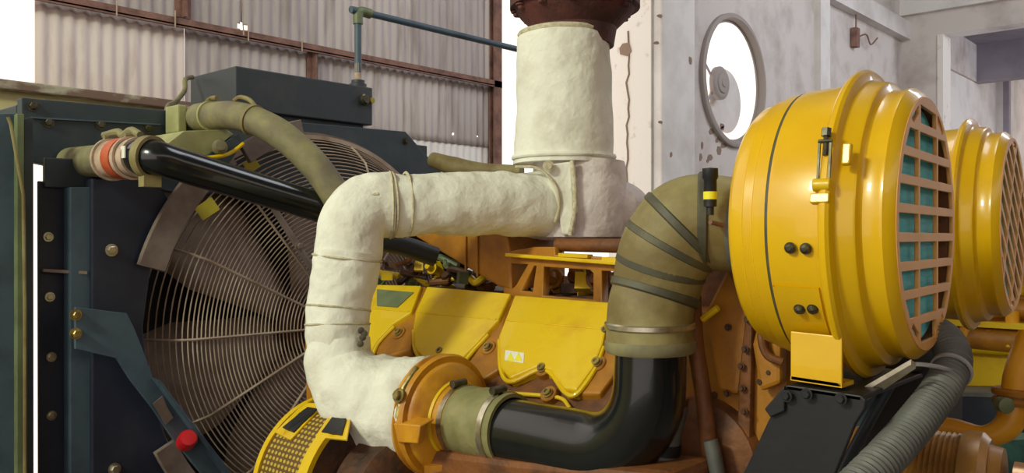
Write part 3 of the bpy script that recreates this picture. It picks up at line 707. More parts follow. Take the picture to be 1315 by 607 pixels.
# ================================================================== AIR CLEANERS (local z = axis)
def make_cleaner(loc, label, roll):
    M = axm(loc, AX)
    M0 = M.copy(); 
    t = bpy.data.objects.new('air_cleaner', None); COL.objects.link(t); t.matrix_world = M; WM[t.name] = M
    t['label'] = label; t['category'] = 'air cleaner'; t['group'] = 'round yellow air cleaners'
    I = Matrix.Identity(4)
    L = lambda n, b, m, **k: link(n, b, m, t, local=True, **k)
    S = 96
    L('rear_shell', lathe(B(), [(-.29,.085),(-.29,.1),(-.2,.1),(-.197,.12),(-.192,.232),(-.184,.252),(-.172,.262),(-.15,.267),(-.146,.272),(-.128,.273),(-.124,.279),(-.098,.283)], I, S), YEL)
    L('shell_seam', lathe(B(), [(-.1,.275),(-.1,.282),(-.094,.283),(-.09,.283),(-.09,.275)], I, S), RBD)
    L('main_shell', lathe(B(), [(-.092,.27),(-.092,.284),(-.085,.286),(0,.290),(.02,.290)], I, S), YEL)
    L('lid', lathe(B(), [(.008,.288),(.008,.300),(.012,.312),(.018,.317),(.026,.318),(.032,.313),(.034,.304),(.037,.296),(.043,.292),(.066,.289),(.070,.286),(.073,.276),(.078,.271),(.098,.269),(.104,.272),(.112,.272),(.118,.267),(.124,.262),(.130,.254),(.128,.236)], I, S), YEL)
    L('inner_wall', lathe(B(), [(.128,.238),(.0,.235),(-.02,.235)], I, S), BRN)
    L('filter_element', plate2d('flt', circ(0,0,.234,60,math.asin(-.0)+.0+math.acos(.165/.234),2*PI-math.acos(.165/.234)+.0)+[(.165,-.234*math.sin(math.acos(.165/.234)))], [], .15, Matrix.Translation((0,0,.112-.075))), TEA, smooth=False)
    # guard plate with window slots
    hol = []
    ph = .0535; bh = .0078
    for r in range(-4, 5):
        yc_ = r*ph; ya_, yb_ = yc_-ph/2+bh, yc_+ph/2-bh
        if abs(r) == 4:
            hol.append([(-.068,ya_),(.068,ya_),(.068,yb_-.006*(r>0)),(-.068,yb_)][::-1]); continue
        ym = max(abs(ya_),abs(yb_)); w_ = math.sqrt(.236**2-ym**2)
        hol.append([(-.074,ya_),(.074,ya_),(.074,yb_),(-.074,yb_)][::-1])
        for s in (-1,1):
            wa = math.sqrt(max(0,.236**2-ya_**2)); wb = math.sqrt(max(0,.236**2-yb_**2))
            if min(wa,wb) > .1:
                q = [(s*.086,ya_),(s*wa,ya_),(s*wb,yb_),(s*.086,yb_)]
                hol.append(q if s < 0 else q[::-1])
    for s in (-1,1):
        for q in (-1,1):
            aa = math.radians(90*s+q*27.5); n_ = 8; w0 = math.radians(8)
            for off in (0,):
                pts = [(.243*math.cos(aa-w0+2*w0*i/n_), .243*math.sin(aa-w0+2*w0*i/n_)) for i in range(n_+1)]+[(.226*math.cos(aa+w0*.8-1.6*w0*i/n_), .226*math.sin(aa+w0*.8-1.6*w0*i/n_)) for i in range(n_+1)]
                hol.append(pts[::-1])
    L('grill', plate2d('grill', circ(0,0,.252,80), hol, .006, Matrix.Translation((0,0,.128)) @ Matrix.Rotation(roll,4,'Z'), .001), GRL, smooth=False)
    return t, M
c1, MC = make_cleaner(AB, 'nearest large round yellow air cleaner with horizontal slotted grill', 0)
AB2 = D(1238,288,2.6)
c2, MC2 = make_cleaner(AB2, 'second yellow air cleaner partly hidden behind the nearest, slats diagonal', math.radians(-32))
link('mounting_post', bb(B(), (-.95,2.7,0), (-.75,2.95,1.585)), BKM, c2, smooth=False)
link('neck_pipe', tube(B(), smooth_path([AB2+AX*-.28, AB2+AX*-.38+V(0,0,-.01), AB2+AX*-.44+V(0,0,-.12), AB2+AX*-.45+V(0,0,-.5)],6), .1, 24), OLD, c2)
# positions on the shell (world) from pixel: intersect radius rr around axis
def on_shell(px, py, rr, M=None):
    M = M or MC; Mi = M.inverted(); o = Mi @ V(0,0,EYE); dr = Mi.to_3x3() @ (D(px,py,1)-V(0,0,EYE))
    a = dr.x**2+dr.y**2; b = 2*(o.x*dr.x+o.y*dr.y); c = o.x**2+o.y**2-rr*rr
    s = (-b-math.sqrt(max(0,b*b-4*a*c)))/(2*a); l = o+dr*s
    n = V(l.x,l.y,0).normalized()
    return M @ l, (M.to_3x3() @ n), l
for q in ((1015,318),(1035,319),(1027,396),(1044,396)):
    p, n, _ = on_shell(q[0], q[1], .2925)
    link('shell_bolt', lathe(B(), [(0,0),(0,.011),(.003,.011),(.003,.0095),(.008,.008),(.011,.004),(.011,0)], axm(p,n), 16), DBT, c1)
# curved saddle strap
def shell_patch(quad, rr, th, nm, m):
    """patch on the shell between axial t0,t1 and angles given by two pixels"""
    bm = B(); t0, t1, a0, a1 = quad; n = 14
    lathe(bm, [(t0,rr-.004),(t0,rr+th),(t1,rr+th+.002),(t1,rr-.004)], Matrix.Identity(4), n, a0, a1)
    return link(nm, bm, m, c1, local=True)
_,_,la = on_shell(1030, 368, .29); _,_,lb = on_shell(1040, 440, .29)
a0 = math.atan2(la.y, la.x); a1 = math.atan2(lb.y, lb.x)
shell_patch((-.088,.0,min(a0,a1)-.0,max(a0,a1)+.3), .2895, .003, 'saddle_strap', YEL)
# latch
def latch():
    p, n, l = on_shell(1066, 236, .3); ax_ = AX; 
    tz = n.cross(ax_).normalized(); 
    if tz.z < 0: tz = -tz
    lt = link('latch', B() , YEB, c1)
    bm = B(); Ml = Matrix((ax_, tz, n)).transposed().to_4x4(); Ml.translation = p
    box(bm, (-.01,0,-.002), (.03,.075,.01), Ml); box(bm, (-.012,-.03,.008), (.034,.018,.018), Ml); cyl(bm, Ml@V(-.026,-.005,.012), Ml@V(.006,-.005,.012), .012, 14)
    la_ = link('latch', bm, YEB, c1, bevel=.002)
    bm = B(); 
    for dx in (-.018,.002): bar(bm, Ml@V(dx,.0,.014), Ml@V(dx,.075,.02), .004, .004)
    cyl(bm, Ml@V(-.02,.075,.02), Ml@V(.004,.075,.02), .004, 8); cyl(bm, Ml@V(-.008,.05,.016), Ml@V(-.008,.10,.018), .005, 8); cyl(bm, Ml@V(-.008,.085,.018), Ml@V(-.008,.1,.018), .009, 6)
    link('latch_bail', bm, DBT, la_)
    bm = B(); box(bm, (.03,.05,.012), (.016,.04,.014), Ml); link('latch_keeper', bm, YEB, c1, bevel=.003)
    bpy.data.objects.remove(lt)
latch()
p, n, l = on_shell(1062, 345, .295)
tz = n.cross(AX).normalized(); Ml = Matrix((AX, tz, n)).transposed().to_4x4(); Ml.translation = p
bm = B(); box(bm, (0,0,.004), (.018,.065,.016), Ml); link('alignment_lug', bm, YEL, c1, bevel=.003)
# foot bracket
Y1 = 1.60
fb = B(); pts = [YP(1015,425,Y1), YP(1081,432,Y1), YP(1081,498,Y1), YP(1015,488,Y1)]
fb_depth = .42
prism(fb, pts, (0,.008,0)); link('foot_bracket', fb, YEL, c1, smooth=False, bevel=.002)
fb = B(); prism(fb, [pts[3]+V(0,0,.008), pts[2]+V(0,0,.008), pts[2], pts[3]], (0,.06,0)); link('foot_flange', fb, YEL, c1, smooth=False)
# black support bracket and struts below
kb = thing('support_bracket', 'wide matte black sloping support bracket under the nearest air cleaner', 'bracket', YP(1030,700,1.58))
Y2 = 1.585
face = [YP(x,y,Y2) for x,y in ((1010,494),(1106,508),(1112,514),(1110,526),(1098,545),(1040,690),(912,690),(958,600),(992,528),(984,524))]
link('front_plate', prism(B(), face, (0,.012,0)), BKM, kb, smooth=False, bevel=.003)
link('top_flange', prism(B(), [face[0]+V(0,0,.0), face[1], face[1]+V(0,.36,0), face[0]+V(0,.36,0)], (0,0,-.01)), BKM, kb, smooth=False, bevel=.002)
link('side_web', prism(B(), [face[9], face[0], face[0]+V(0,.0,-.05), YP(992,535,Y2)], (0,-.01,0)), BKM, kb, smooth=False, bevel=.003)
bolts('bolt', [(YP(q[0],q[1],Y2-.012),(0,-1,0),.008,.006) for q in ((1010,508),(1036,506),(1080,512))], BKM, kb)
k2 = thing('brace', 'glossy dark brace rod and rail behind the black support bracket', 'brace', D(1120,640,1.75))
link('rail', prism(B(), [D(1098,503,1.66), D(1170,461,1.62), D(1176,466,1.62), D(1110,510,1.66)], (0,0,-.01)), STL, k2, smooth=False)
link('rod', tube(B(), [D(1150,480,1.78), D(1100,570,1.74), D(1060,650,1.72)], .012, 12), BLU, k2)
link('black_web', prism(B(), [D(1150,482,1.82), D(1186,474,1.82), D(1170,560,1.86), D(1110,640,1.88), D(1080,640,1.88)], (-.02,.03,0)), BKM, k2, smooth=False)
link('slate_plate', prism(B(), [D(1108,508,1.98), D(1150,482,1.98), D(1112,545,1.98), D(1096,548,1.98)], (-.01,.02,0)), BL2, k2, smooth=False)
# corrugated hose
hs = thing('corrugated_hose', 'grey corrugated plastic hose looping down under the nearest grill', 'hose', D(1120,640,1.55))
pth = smooth_path([D(1168,420,1.98), D(1195,424,1.88), D(1217,440,1.80), D(1224,466,1.74), D(1208,500,1.68), D(1178,540,1.62), D(1142,582,1.56), D(1095,630,1.5)], 40)
link('hose', tube(B(), pth, .034, 24, lambda s,a,p: 1+.07*math.sin(s*2*PI/.011)), GRY, hs)
top('cable_tie', lathe(B(), [(-.004,.036),(-.004,.040),(.004,.040),(.004,.036),(-.004,.036)], axm(pth[132], (pth[134]-pth[130]).normalized()), 32), TIE, 'pale grey cable tie round the corrugated hose', 'cable tie')
top('tie_strap', tube(B(), smooth_path([D(1120,500,1.8), D(1150,478,1.7), D(1170,468,1.66), D(1200,470,1.66), D(1222,476,1.68)],6), .0045, 6), TIE, 'pale strap stretched from the bracket to the corrugated hose', 'strap')

# ================================================================== ENGINE
en = thing('engine_block', 'dusty orange-yellow diesel engine block behind the pipes', 'engine', (-1.6,2.4,.3))
# crankcase mass and rear housing
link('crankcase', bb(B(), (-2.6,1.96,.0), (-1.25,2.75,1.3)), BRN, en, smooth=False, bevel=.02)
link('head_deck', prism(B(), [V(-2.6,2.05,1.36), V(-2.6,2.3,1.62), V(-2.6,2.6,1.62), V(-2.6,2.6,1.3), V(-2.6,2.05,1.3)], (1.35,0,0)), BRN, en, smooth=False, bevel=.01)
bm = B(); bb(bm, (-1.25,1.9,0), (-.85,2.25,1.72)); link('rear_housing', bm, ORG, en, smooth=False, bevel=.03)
# rear housing relief seen between elbow and cleaner
Yr = 1.9
def rp(x, y, dy=0): return YP(x, y, Yr+dy)
bm = B()
prism(bm, [rp(912,400), rp(940,345), rp(972,352), rp(955,505), rp(930,500)], (0,-.03,0))
link('rib_panel', bm, ORG, en, smooth=False, bevel=.01)
link('rear_casting', bb(B(), (-1.35,1.98,1.5), (-.93,2.5,1.9)), BRN, en, smooth=False, bevel=.02)
bm = B(); prism(bm, [rp(975,440), rp(985,400), rp(1012,400), rp(1012,490), rp(985,500)], (0,-.04,0)); link('rib_panel', bm, ORG, en, smooth=False, bevel=.01)
bm = B(); prism(bm, [rp(958,400), rp(972,400), rp(968,600), rp(950,600)], (0,-.025,0)); link('rib', bm, BRN, en, smooth=False, bevel=.006)
link('oil_line', tube(B(), smooth_path([rp(890,380,-.06), rp(893,440,-.08), rp(905,520,-.08), rp(912,590,-.07), rp(925,660,-.06)]), .02, 14), BRN, en)
link('oil_line', tube(B(), smooth_path([rp(940,340,-.05), rp(948,360,-.07), rp(965,372,-.07), rp(975,400,-.05)]), .012, 10), BRN, en)
link('oil_line', tube(B(), smooth_path([rp(985,400,-.05), rp(978,430,-.06), rp(985,455,-.06), rp(1005,465,-.05)]), .01, 10), BRN, en)
bolts('bolt', [(rp(q[0],q[1],-.035),(0,-1,0),.006,.006) for q in ((957,448),(952,470),(953,498),(934,505),(977,490),(988,478),(918,507),(956,528),(960,410),(935,420),(990,430))], DKB, en)
bm = B(); lathe(bm, [(0,0),(0,.16),(.03,.15),(.05,.1),(.05,0)], axm(rp(905,590,0),(0,-1,0)), 36); link('round_boss', bm, BRN, en)
link('grey_sleeve', tube(B(), smooth_path([rp(912,565,-.1), rp(918,590,-.1), rp(926,640,-.1)]), .018, 14), GRY, en)
link('blue_sleeve', tube(B(), smooth_path([rp(868,520,-.12), rp(856,560,-.14), rp(850,590,-.14), rp(850,660,-.14)]), [.03,.035,.04,.04], 16), GRY, en)
bm = B(); tube(bm, [rp(853,566,-.14), rp(851,580,-.14)], .042, 20); link('hose_clamp', bm, BKM, en)
link('yellow_rod', tube(B(), [rp(902,410,-.08), rp(922,395,-.08)], .008, 8), YEB, en)
bm = B(); bb(bm, rp(868,530,-.05), rp(882,505,-.02)); bb(bm, rp(866,607,-.05), rp(900,585,-.02)); link('yellow_fitting', bm, YEB, en, bevel=.008)
# cross plates below turbo
bm = B(); bb(bm, (-2.0,1.6,.6), (-1.0,1.93,1.26)); link('manifold_casting', bm, BRN, en, smooth=False, bevel=.03)
link('turbo_pedestal', prism(B(), [YP(545,575,1.62), YP(660,590,1.62), YP(860,607,1.62), YP(860,760,1.62), YP(500,760,1.62)], (0,.2,0)), BRN, en, smooth=False, bevel=.02)

# valve covers with bases
P0 = YP(660,412,2.015)
nL = V(0,-.12,.11).normalized()
PA = YP(660,378,2.10); du_ = PA-P0; nU = V(0,-abs(du_.z),abs(du_.y)).normalized()
def ray_plane(px, py, P, n, off):
    o = V(0,0,EYE); d = D(px,py,1)-o
    return o + d*(((P+n*off)-o).dot(n)/d.dot(n))
def fp(px, py, off=0):
    p = ray_plane(px,py,P0,nL,off)
    return p if p.z <= P0.z+.004 else ray_plane(px,py,P0,nU,off)
def cover(name, label, tl, tr, ml, mr, bot):
    t = thing(name, label, 'valve cover', fp(tl[0]+30, 470), None, 'yellow valve covers on the near bank')
    A = [ray_plane(*tl,P0,nU,0), ray_plane(*tr,P0,nU,0)]; Bm = []
    for (x,y) in (ml, mr):
        p = YP(x,y,P0.y); p.z = P0.z; Bm.append(p)
    C = [ray_plane(x,y,P0,nL,0) for x,y in bot]
    bm = B(); off = V(0,.06,-.10)
    va = [bm.verts.new(p) for p in A]; vb = [bm.verts.new(p) for p in Bm]; vc_ = [bm.verts.new(p) for p in C]
    bm.faces.new((va[0],va[1],vb[1],vb[0])); bm.faces.new([vb[0],vb[1]]+vc_[::-1])
    loop = [va[0],va[1],vb[1]]+vc_[::-1]+[vb[0]]
    bk = [bm.verts.new(v.co+off) for v in loop]
    n = len(loop)
    for i in range(n): bm.faces.new((loop[i],loop[(i+1)%n],bk[(i+1)%n],bk[i]))
    bm.faces.new(bk[::-1])
    link('cover_shell', bm, YEB, t, smooth=False, bevel=.006)
    link('crease_lip', tube(B(), [Bm[0]+V(.01,-.0,0), Bm[1]+V(-.01,-.0,0)], .003, 8), YEB, t)
    link('gasket_lip', tube(B(), smooth_path([p-nL*.006+V(0,0,-.008) for p in C],6), .007, 8), YEB, t)
    return t
cA = cover('valve_cover', 'leftmost valve cover, half hidden by the white wrapped leg, grey-green plate on it', (455,364), (541,366), (440,400), (528,400), [(430,470),(470,460),(485,436),(505,415)])
link('grey_green_plate', prism(B(), [fp(484,371,.004), fp(531,375,.004), fp(510,394,.004), fp(484,392,.004)], (0,.01,-.01)), GRN, cA, smooth=False)
cB = cover('valve_cover', 'middle valve cover, between the wrapped leg and the cover with the warning label', (548,367), (656,376), (533,402), (640,411), [(530,420),(532,445),(546,462),(570,456),(590,462),(612,440),(626,425)])
cC = cover('valve_cover', 'valve cover with the small yellow warning label', (661,378), (791,388), (648,413), (778,427), [(640,432),(642,470),(655,485),(690,470),(706,474),(724,498),(740,500),(762,470),(774,440)])
for cv, lst in ((cB, ((512,427),(566,452),(627,446))), (cC, ((697,473),(767,466),(779,425),(704,505)))):
    for q in lst:
        bo_ = link('bolt_boss', lathe(B(), [(-.03,0),(-.03,.026),(0,.026),(.003,.023),(.003,0)], axm(fp(q[0],q[1],-.012), nL), 24), ORG, cv)
        link('cover_bolt', lathe(B(), [(0,0),(0,.016),(.006,.016),(.006,.012),(.014,.012),(.014,.006),(.010,.006),(.010,0)], axm(fp(q[0],q[1],-.009), nL), 18), BLT, bo_)
for pts in (((541,367),(548,368),(534,405),(530,430),(528,448),(500,457),(472,452),(486,430),(505,412),(520,400)),
            ((656,377),(661,379),(648,413),(646,448),(640,474),(600,500),(590,480),(612,450),(612,435),(630,418)),
            ((791,388),(800,392),(798,440),(792,475),(770,505),(735,505),(756,470),(752,448),(768,438),(778,424))):
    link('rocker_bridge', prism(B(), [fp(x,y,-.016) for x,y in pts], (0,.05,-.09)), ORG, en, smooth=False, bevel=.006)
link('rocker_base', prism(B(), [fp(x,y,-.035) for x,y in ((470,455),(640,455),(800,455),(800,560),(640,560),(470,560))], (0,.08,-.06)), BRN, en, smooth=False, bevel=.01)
link('drip_lip', tube(B(), smooth_path([fp(x,y,-.02) for x,y in ((660,505),(700,508),(722,512),(732,524))]), .006, 8), YEB, en)
link('warning_label', prism(B(), [fp(x,y,.0015) for x,y in ((649,449),(673,453),(672,466),(648,462))], -nL*.003), WHT, cC, smooth=False, label='small white label with two yellow warning triangles')
for cxp in (655.5, 665.5):
    link('warning_triangle', prism(B(), [fp(x,y,.003) for x,y in ((cxp,452),(cxp+4.8,463),(cxp-4.8,462))], -nL*.002), LBY, cC, smooth=False)

# aftercooler housing (orange wedge) and frame over the vee
ac = thing('aftercooler', 'orange wedge-shaped aftercooler housing below the insulated arm', 'aftercooler', D(600,340,2.9))
link('housing', prism(B(), [YP(x,y,2.16) for x,y in ((532,303),(560,296),(650,296),(656,330),(656,372),(640,368))], (0,.3,0)), ORG, ac, smooth=False, bevel=.008)
for px in (598,613): link('cast_rib', tube(B(), [YP(px,300,2.155), YP(px,347 if px<605 else 355,2.155)], .004, 8), ORG, ac)
link('dark_inlet', tube(B(), smooth_path([D(490,310,3.0), D(520,316,3.02), D(560,330,3.05)]), .035, 16), BKM, ac)
fr = thing('pipe_support_frame', 'orange-yellow cast frame with open bays in the engine vee', 'frame', YP(720,385,2.2))
Yf = 2.18
outer = [(650,325),(690,318),(716,318),(716,328),(812,333),(812,348),(812,392),(652,382)]
holes_ = [[(660,337),(684,338),(668,366),(660,374)], [(694,340),(689,376),(672,374),(690,340)], [(702,341),(762,345),(767,350),(767,386),(700,380)], [(776,346),(806,347),(806,390),(776,388)]]
M = Matrix.Identity(4)
def P2(px, py): 
    p = YP(px,py,Yf); return (p.x, p.z)
MM = Matrix(((1,0,0,0),(0,0,1,Yf),(0,1,0,0),(0,0,0,1)))
link('frame_plate', plate2d('fr', [P2(*q) for q in outer], [[P2(*q) for q in h] for h in holes_], .03, MM, .003), ORG, fr, smooth=False)
bm = B(); a = YP(652,327,Yf-.03); b = YP(812,339,Yf-.03); bar(bm, a, b, .03, .012); link('top_rail', bm, YEB, fr, smooth=False, bevel=.003)
for a,b in (((720,327),(758,329)),((776,332),(806,334))):
    bm = B(); bar(bm, YP(a[0],a[1],Yf-.02), YP(b[0],b[1],Yf-.02), .03, .012); link('pad', bm, YEB, fr, smooth=False, bevel=.002)
top('cross_tube', tube(B(), [YP(716,314,2.2), YP(760,315,2.2), YP(815,316,2.2)], .022, 16), BRN, 'brown round tube lying on the cast frame below the stack', 'tube')
# clutter of small lines, rockers and fittings in the vee
cl = thing('fuel_rail_assembly', 'cluster of small yellow and brown fittings behind the middle valve cover', 'fittings', D(560,360,3.1))
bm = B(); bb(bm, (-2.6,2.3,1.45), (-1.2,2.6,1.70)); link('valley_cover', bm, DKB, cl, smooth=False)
rnd = random.Random(3)
for k in range(46):
    px = rnd.uniform(486,632); py = rnd.uniform(334,368); 
    if py < 303+ (px-520)*.55: py = 303+(px-520)*.55+8
    if py > 372: continue
    Yk = 2.28+rnd.uniform(-.05,.12); p = YP(px,py,Yk); m = rnd.choice((YEB,YEB,BRN,DKB,DKB,BRN,GRN))
    kind = rnd.random(); bm = B()
    if kind < .35: hexbolt(bm, p, (rnd.uniform(-.3,.6),-1,rnd.uniform(0,1)), rnd.uniform(.014,.026), .03)
    elif kind < .7: tube(bm, smooth_path([p, p+V(rnd.uniform(-.08,.08),-.02,rnd.uniform(-.02,.03)), p+V(rnd.uniform(-.13,.13),.02,rnd.uniform(-.04,.03))],5), rnd.uniform(.008,.016), 8)
    else: box(bm, (0,0,0), (rnd.uniform(.03,.08),rnd.uniform(.02,.05),rnd.uniform(.02,.04)), axm(p,(rnd.uniform(-1,1),-1,rnd.uniform(-.5,.5))))
    link(('fitting','fuel_line','bracket')[0 if kind<.35 else 1 if kind<.7 else 2], bm, m, cl, bevel=0)
cl2 = thing('rear_fuel_fittings', 'cluster of brown and yellow fittings inside the open bays of the cast frame', 'fittings', YP(730,380,2.4))
for k in range(30):
    px = rnd.uniform(662,806); py = rnd.uniform(352,384)
    if 722 < px < 740 and py < 360: continue
    Yk = 2.36+rnd.uniform(-.05,.15); p = YP(px,py,Yk); m = rnd.choice((YEB,BRN,DKB,BRN,ORG))
    kind = rnd.random(); bm = B()
    if kind < .35: hexbolt(bm, p, (rnd.uniform(-.3,.6),-1,rnd.uniform(0,1)), rnd.uniform(.02,.035), .04)
    elif kind < .6: tube(bm, smooth_path([p, p+V(rnd.uniform(-.1,.1),-.02,rnd.uniform(-.02,.03)), p+V(rnd.uniform(-.16,.16),.02,rnd.uniform(-.04,.03))],5), rnd.uniform(.01,.02), 8)
    else: box(bm, (0,0,0), (rnd.uniform(.05,.1),rnd.uniform(.03,.06),rnd.uniform(.03,.06)), axm(p,(rnd.uniform(-1,1),-1,rnd.uniform(-.5,.5))))
    link(('fitting','fuel_line','bracket')[0 if kind<.35 else 1 if kind<.6 else 2], bm, m, cl2)
for a,b in (((742,372),(775,388)),((780,374),(806,388)),((700,372),(720,384))):
    bm = B(); bb(bm, YP(a[0],b[1],2.3), YP(b[0],a[1],2.45)); link('rocker_box', bm, YEB, cl2, bevel=.015)

# belt guard drum (lower left)
dg = thing('belt_guard', 'yellow perforated drum guard at the bottom beside the fan', 'guard', (-2.1,1.6,.95))
dc = D(418,612,2.66); Md = axm(dc,(1,0,0))
link('perforated_sheet', lathe(B(), [(.0,.25),(.225,.25)], Md, 64), PRF, dg)
link('edge_band', lathe(B(), [(-.005,.24),(-.005,.256),(.015,.256),(.015,.24)], Md, 64), YEB, dg)
link('edge_band', lathe(B(), [(.2,.24),(.2,.256),(.24,.256),(.24,.24)], Md, 64), YEB, dg)
link('end_plate', lathe(B(), [(0,0),(0,.245),(.02,.245),(.02,0)], Md, 48), DKB, dg)
def drum_pt(px, py, rr=.253):
    Mi = Md.inverted(); o = Mi @ V(0,0,EYE); dr = Mi.to_3x3() @ (D(px,py,1)-V(0,0,EYE))
    a = dr.x**2+dr.y**2; b = 2*(o.x*dr.x+o.y*dr.y); c = o.x**2+o.y**2-rr*rr
    s = (-b-math.sqrt(max(0,b*b-4*a*c)))/(2*a); return Md @ (o+dr*s)
def on_drum(px_list, rr, th, nm, m):
    out = []
    for (xa,ya),(xb_,yb_) in zip(px_list, px_list[1:]+px_list[:1]):
        for k in range(4): out.append(drum_pt(xa+(xb_-xa)*k/4, ya+(yb_-ya)*k/4, rr))
    link(nm, prism(B(), out, (0,-th*.7,th)), m, dg, smooth=False)
for quad, fr_ in ((((364,550),(396,524),(408,526),(378,556)), ((354,556),(392,518),(416,520),(374,566))), (((414,556),(430,534),(446,536),(440,560)), ((406,562),(428,528),(452,530),(446,566)))):
    on_drum(list(fr_), .251, .004, 'slot_frame', YEB); on_drum(list(quad), .253, .005, 'slot', BKM)
al = thing('alternator', 'dark reddish-brown alternator drum under the white elbow', 'alternator', dc+V(.4,0,-.26))
link('casing', lathe(B(), [(.24,0),(.24,.16),(.26,.175),(.36,.172),(.38,.15),(.40,.08),(.40,0)], Md @ Matrix.Translation((0,0,0)), 48), DKB, al)
link('shaft_cover', lathe(B(), [(.16,0),(.16,.235),(.235,.235),(.24,.2),(.24,0)], Md, 48), DKB, al)
top('front_bracket', prism(B(), [YP(392,440,1.75), YP(399,440,1.75), YP(402,520,1.75), YP(394,520,1.75)], (-.02,.02,0)), ORG, 'thin orange bracket edge left of the white leg above the drum guard', 'bracket', smooth=False)

# ================================================================== LOWER RIGHT: far-bank parts, second engine
mf = thing('ribbed_manifold', 'bronze ribbed drum at the bottom right below the corrugated hose', 'manifold', D(1200,640,2.0))
p0 = D(1098,612,2.05)
Mm = axm(p0, V(1,.12,0))
pr = [(-.3,0),(-.3,.12)]
for i in range(193): pr.append((-.3+.53*i/192, .128+.004*math.sin(i*PI/2)))
pr += [(.25,.0)]
link('ribbed_drum', lathe(B(), [(a,b) for a,b in pr], Mm, 48), BRS, mf)
e1 = Mm @ V(0,0,.27)
link('end_ring', lathe(B(), [(.23,.0),(.23,.135),(.24,.14),(.27,.14),(.285,.125),(.285,.115),(.31,.11),(.32,0)], Mm, 48), BRS, mf)
link('end_cylinder', lathe(B(), [(.33,0),(.33,.085),(.9,.085),(.9,0)], Mm, 40), BGE, mf)
for q in ((1150,545),(1205,560)): pass
yp_ = thing('yellow_coolant_pipe', 'yellow bent pipe with a flanged joint at the right edge', 'pipe', D(1290,560,2.3))
pt = smooth_path([D(1150,548,2.5), D(1215,548,2.45), D(1262,560,2.4), D(1292,548,2.38), D(1303,520,2.38), D(1307,480,2.4), D(1325,430,2.42)], 8)
link('pipe', tube(B(), pt, [.028,.028,.03,.036,.038,.036,.036], 20), YLP, yp_)
bm = B(); t_ = (pt[33]-pt[31]).normalized(); lathe(bm, [(-.03,.035),(-.03,.055),(-.02,.06),(-.012,.055),(-.012,.045),(-.004,.045),(-.004,.058),(.008,.06),(.014,.055),(.014,.035)], axm(D(1304,505,2.38), (0.02,0.03,1)), 24); link('flange', bm, ORG, yp_)
link('clip', lathe(B(), [(0,0),(0,.02),(.03,.022),(.04,0)], axm(D(1284,518,2.33),(1,-1,0)), 14), GRN, yp_)
# second engine in the back right
e2 = thing('second_engine', 'yellow engine of the next generator set far right, behind the pipes', 'engine', D(1290,560,5.5))
def g(px, py, d=5.2): return D(px,py,d)
Yg = D(1280,440,5.2).y
def gp(px,py,dy=0): return YP(px,py,Yg+dy)
link('sump_block', prism(B(), [gp(1150,450), gp(1420,450), gp(1420,505), gp(1150,498)], (0,.6,0)), YEB, e2, smooth=False, bevel=.02)
link('skid_beam', prism(B(), [gp(1100,502,-.3), gp(1420,512,-.3), gp(1420,640,-.3), gp(1100,640,-.3)], (0,.5,0)), NAV, e2, smooth=False)
link('skid_edge', prism(B(), [gp(1100,500,-.31), gp(1420,508,-.31), gp(1420,514,-.31), gp(1100,505,-.31)], (0,.3,0)), GRY, e2, smooth=False)
link('head_block', prism(B(), [gp(1190,300,.3), gp(1420,300,.3), gp(1420,452,.3), gp(1190,452,.3)], (0,.5,0)), ORG, e2, smooth=False)
rnd = random.Random(11)
for k in range(5):
    y_ = (372, 396, 418, 436, 446)[k]
    link('fuel_pipe', tube(B(), smooth_path([gp(1180,y_-4,-.02), gp(1240,y_-2+rnd.uniform(-3,3),-.05), gp(1290,y_+rnd.uniform(-3,3),-.05), gp(1350,y_+4,-.02), gp(1400,y_+6,0)]), (.035,.06,.03,.08,.04)[k], 14), (YEB,ORG,YLP,ORG,YEB)[k], e2)
for k, (px,py,w,h) in enumerate(((1262,405,14,26),(1285,388,12,30),(1300,410,16,22),(1305,365,14,26),(1270,430,10,14),(1240,425,14,14),(1295,440,10,10),(1309,300,12,20),(1309,335,12,16),(1310,265,12,24),(1310,240,12,14))):
    a = gp(px,py,-.1); bm = B(); cyl(bm, gp(px,py+h/2,-.1), gp(px,py-h/2,-.1), w/2/F*5.2, 14); link('injector_pump', bm, (YEB,ORG,YLP)[k%3], e2)
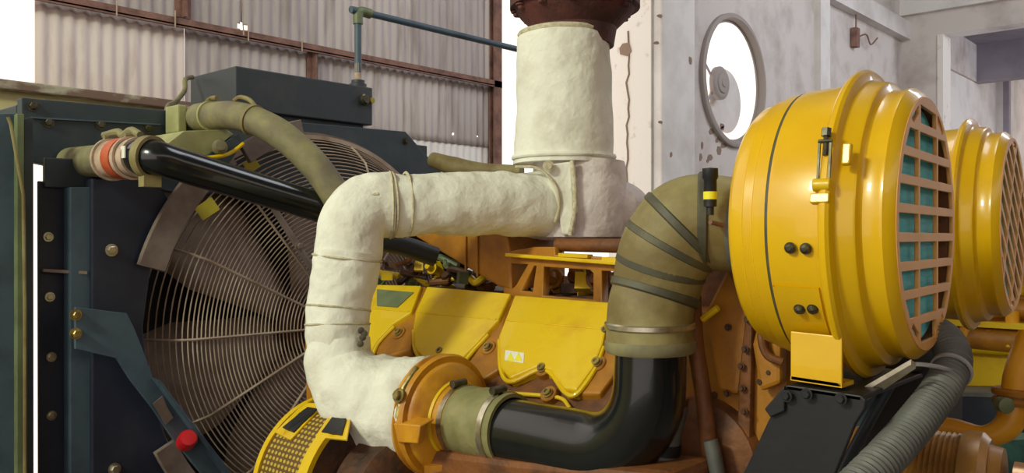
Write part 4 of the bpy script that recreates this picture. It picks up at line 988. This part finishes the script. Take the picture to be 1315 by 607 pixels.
link('rail_bar', prism(B(), [gp(1170,408,-.15), gp(1400,420,-.15), gp(1400,428,-.15), gp(1170,415,-.15)], (0,.1,0)), YEB, e2, smooth=False)
top('teal_drip_tray', prism(B(), [gp(1262,568,-1.4), gp(1420,556,-1.4), gp(1420,860,-1.4), gp(1262,860,-1.4)], (0,.2,0)), mat('teal_drip', (70,120,110), .4, 0, (50,84,80), 10), 'small teal-green box behind the beige cylinder at bottom right', 'box')

# ================================================================== LIGHT
w = bpy.data.worlds.new('World'); SC.world = w; w.use_nodes = True
bg = w.node_tree.nodes['Background']; bg.inputs['Color'].default_value = (1,.89,.80,1); bg.inputs['Strength'].default_value = 1.34
def area(name, loc, target, size, energy, color):
    L = bpy.data.lights.new(name, 'AREA'); L.energy = energy; L.size = size[0]; L.size_y = size[1]; L.shape = 'RECTANGLE'; L.color = color
    o = bpy.data.objects.new(name, L); COL.objects.link(o); o.location = loc
    o.rotation_euler = (Vector(target)-Vector(loc)).to_track_quat('-Z','Y').to_euler(); return o
area('daylight_opening', (-2.3,-3.6,5.0), (-1.6,2.0,1.8), (.9,.7), 215, (.93,1,.74))
area('wall_fill', (0,11,6.8), (-4.8,11,3), (3,3), 210, (.86,.92,1))  # added fill lamp lifting the plaster wall, not a real source
area('side_room_fill', (2,yc+3,5.0), (-4.9,yc+2.5,4.5), (2,2), 160, (.88,.92,1))  # added cool lamp brightening the room behind the doorway
area('bay_fill', (-1.5,4.2,6.5), (-5.5,3.5,3), (2,2), 60, (.88,.92,1))  # added fill for the corrugated bay, hung where no source exists
# ================================================================== CAMERA
cam = bpy.data.cameras.new('Camera'); co = bpy.data.objects.new('Camera', cam); COL.objects.link(co)
cam.sensor_width = 36; cam.lens = 36*F/1315; cam.clip_start = .05; cam.clip_end = 200
co.location = (0,0,EYE)
co.rotation_euler = (PI/2, 0, TH)
SC.camera = co
SC.view_settings.view_transform = 'Standard'; SC.view_settings.look = 'None'; SC.view_settings.exposure = .12; SC.view_settings.gamma = 1
SC.view_settings.use_curve_mapping = False
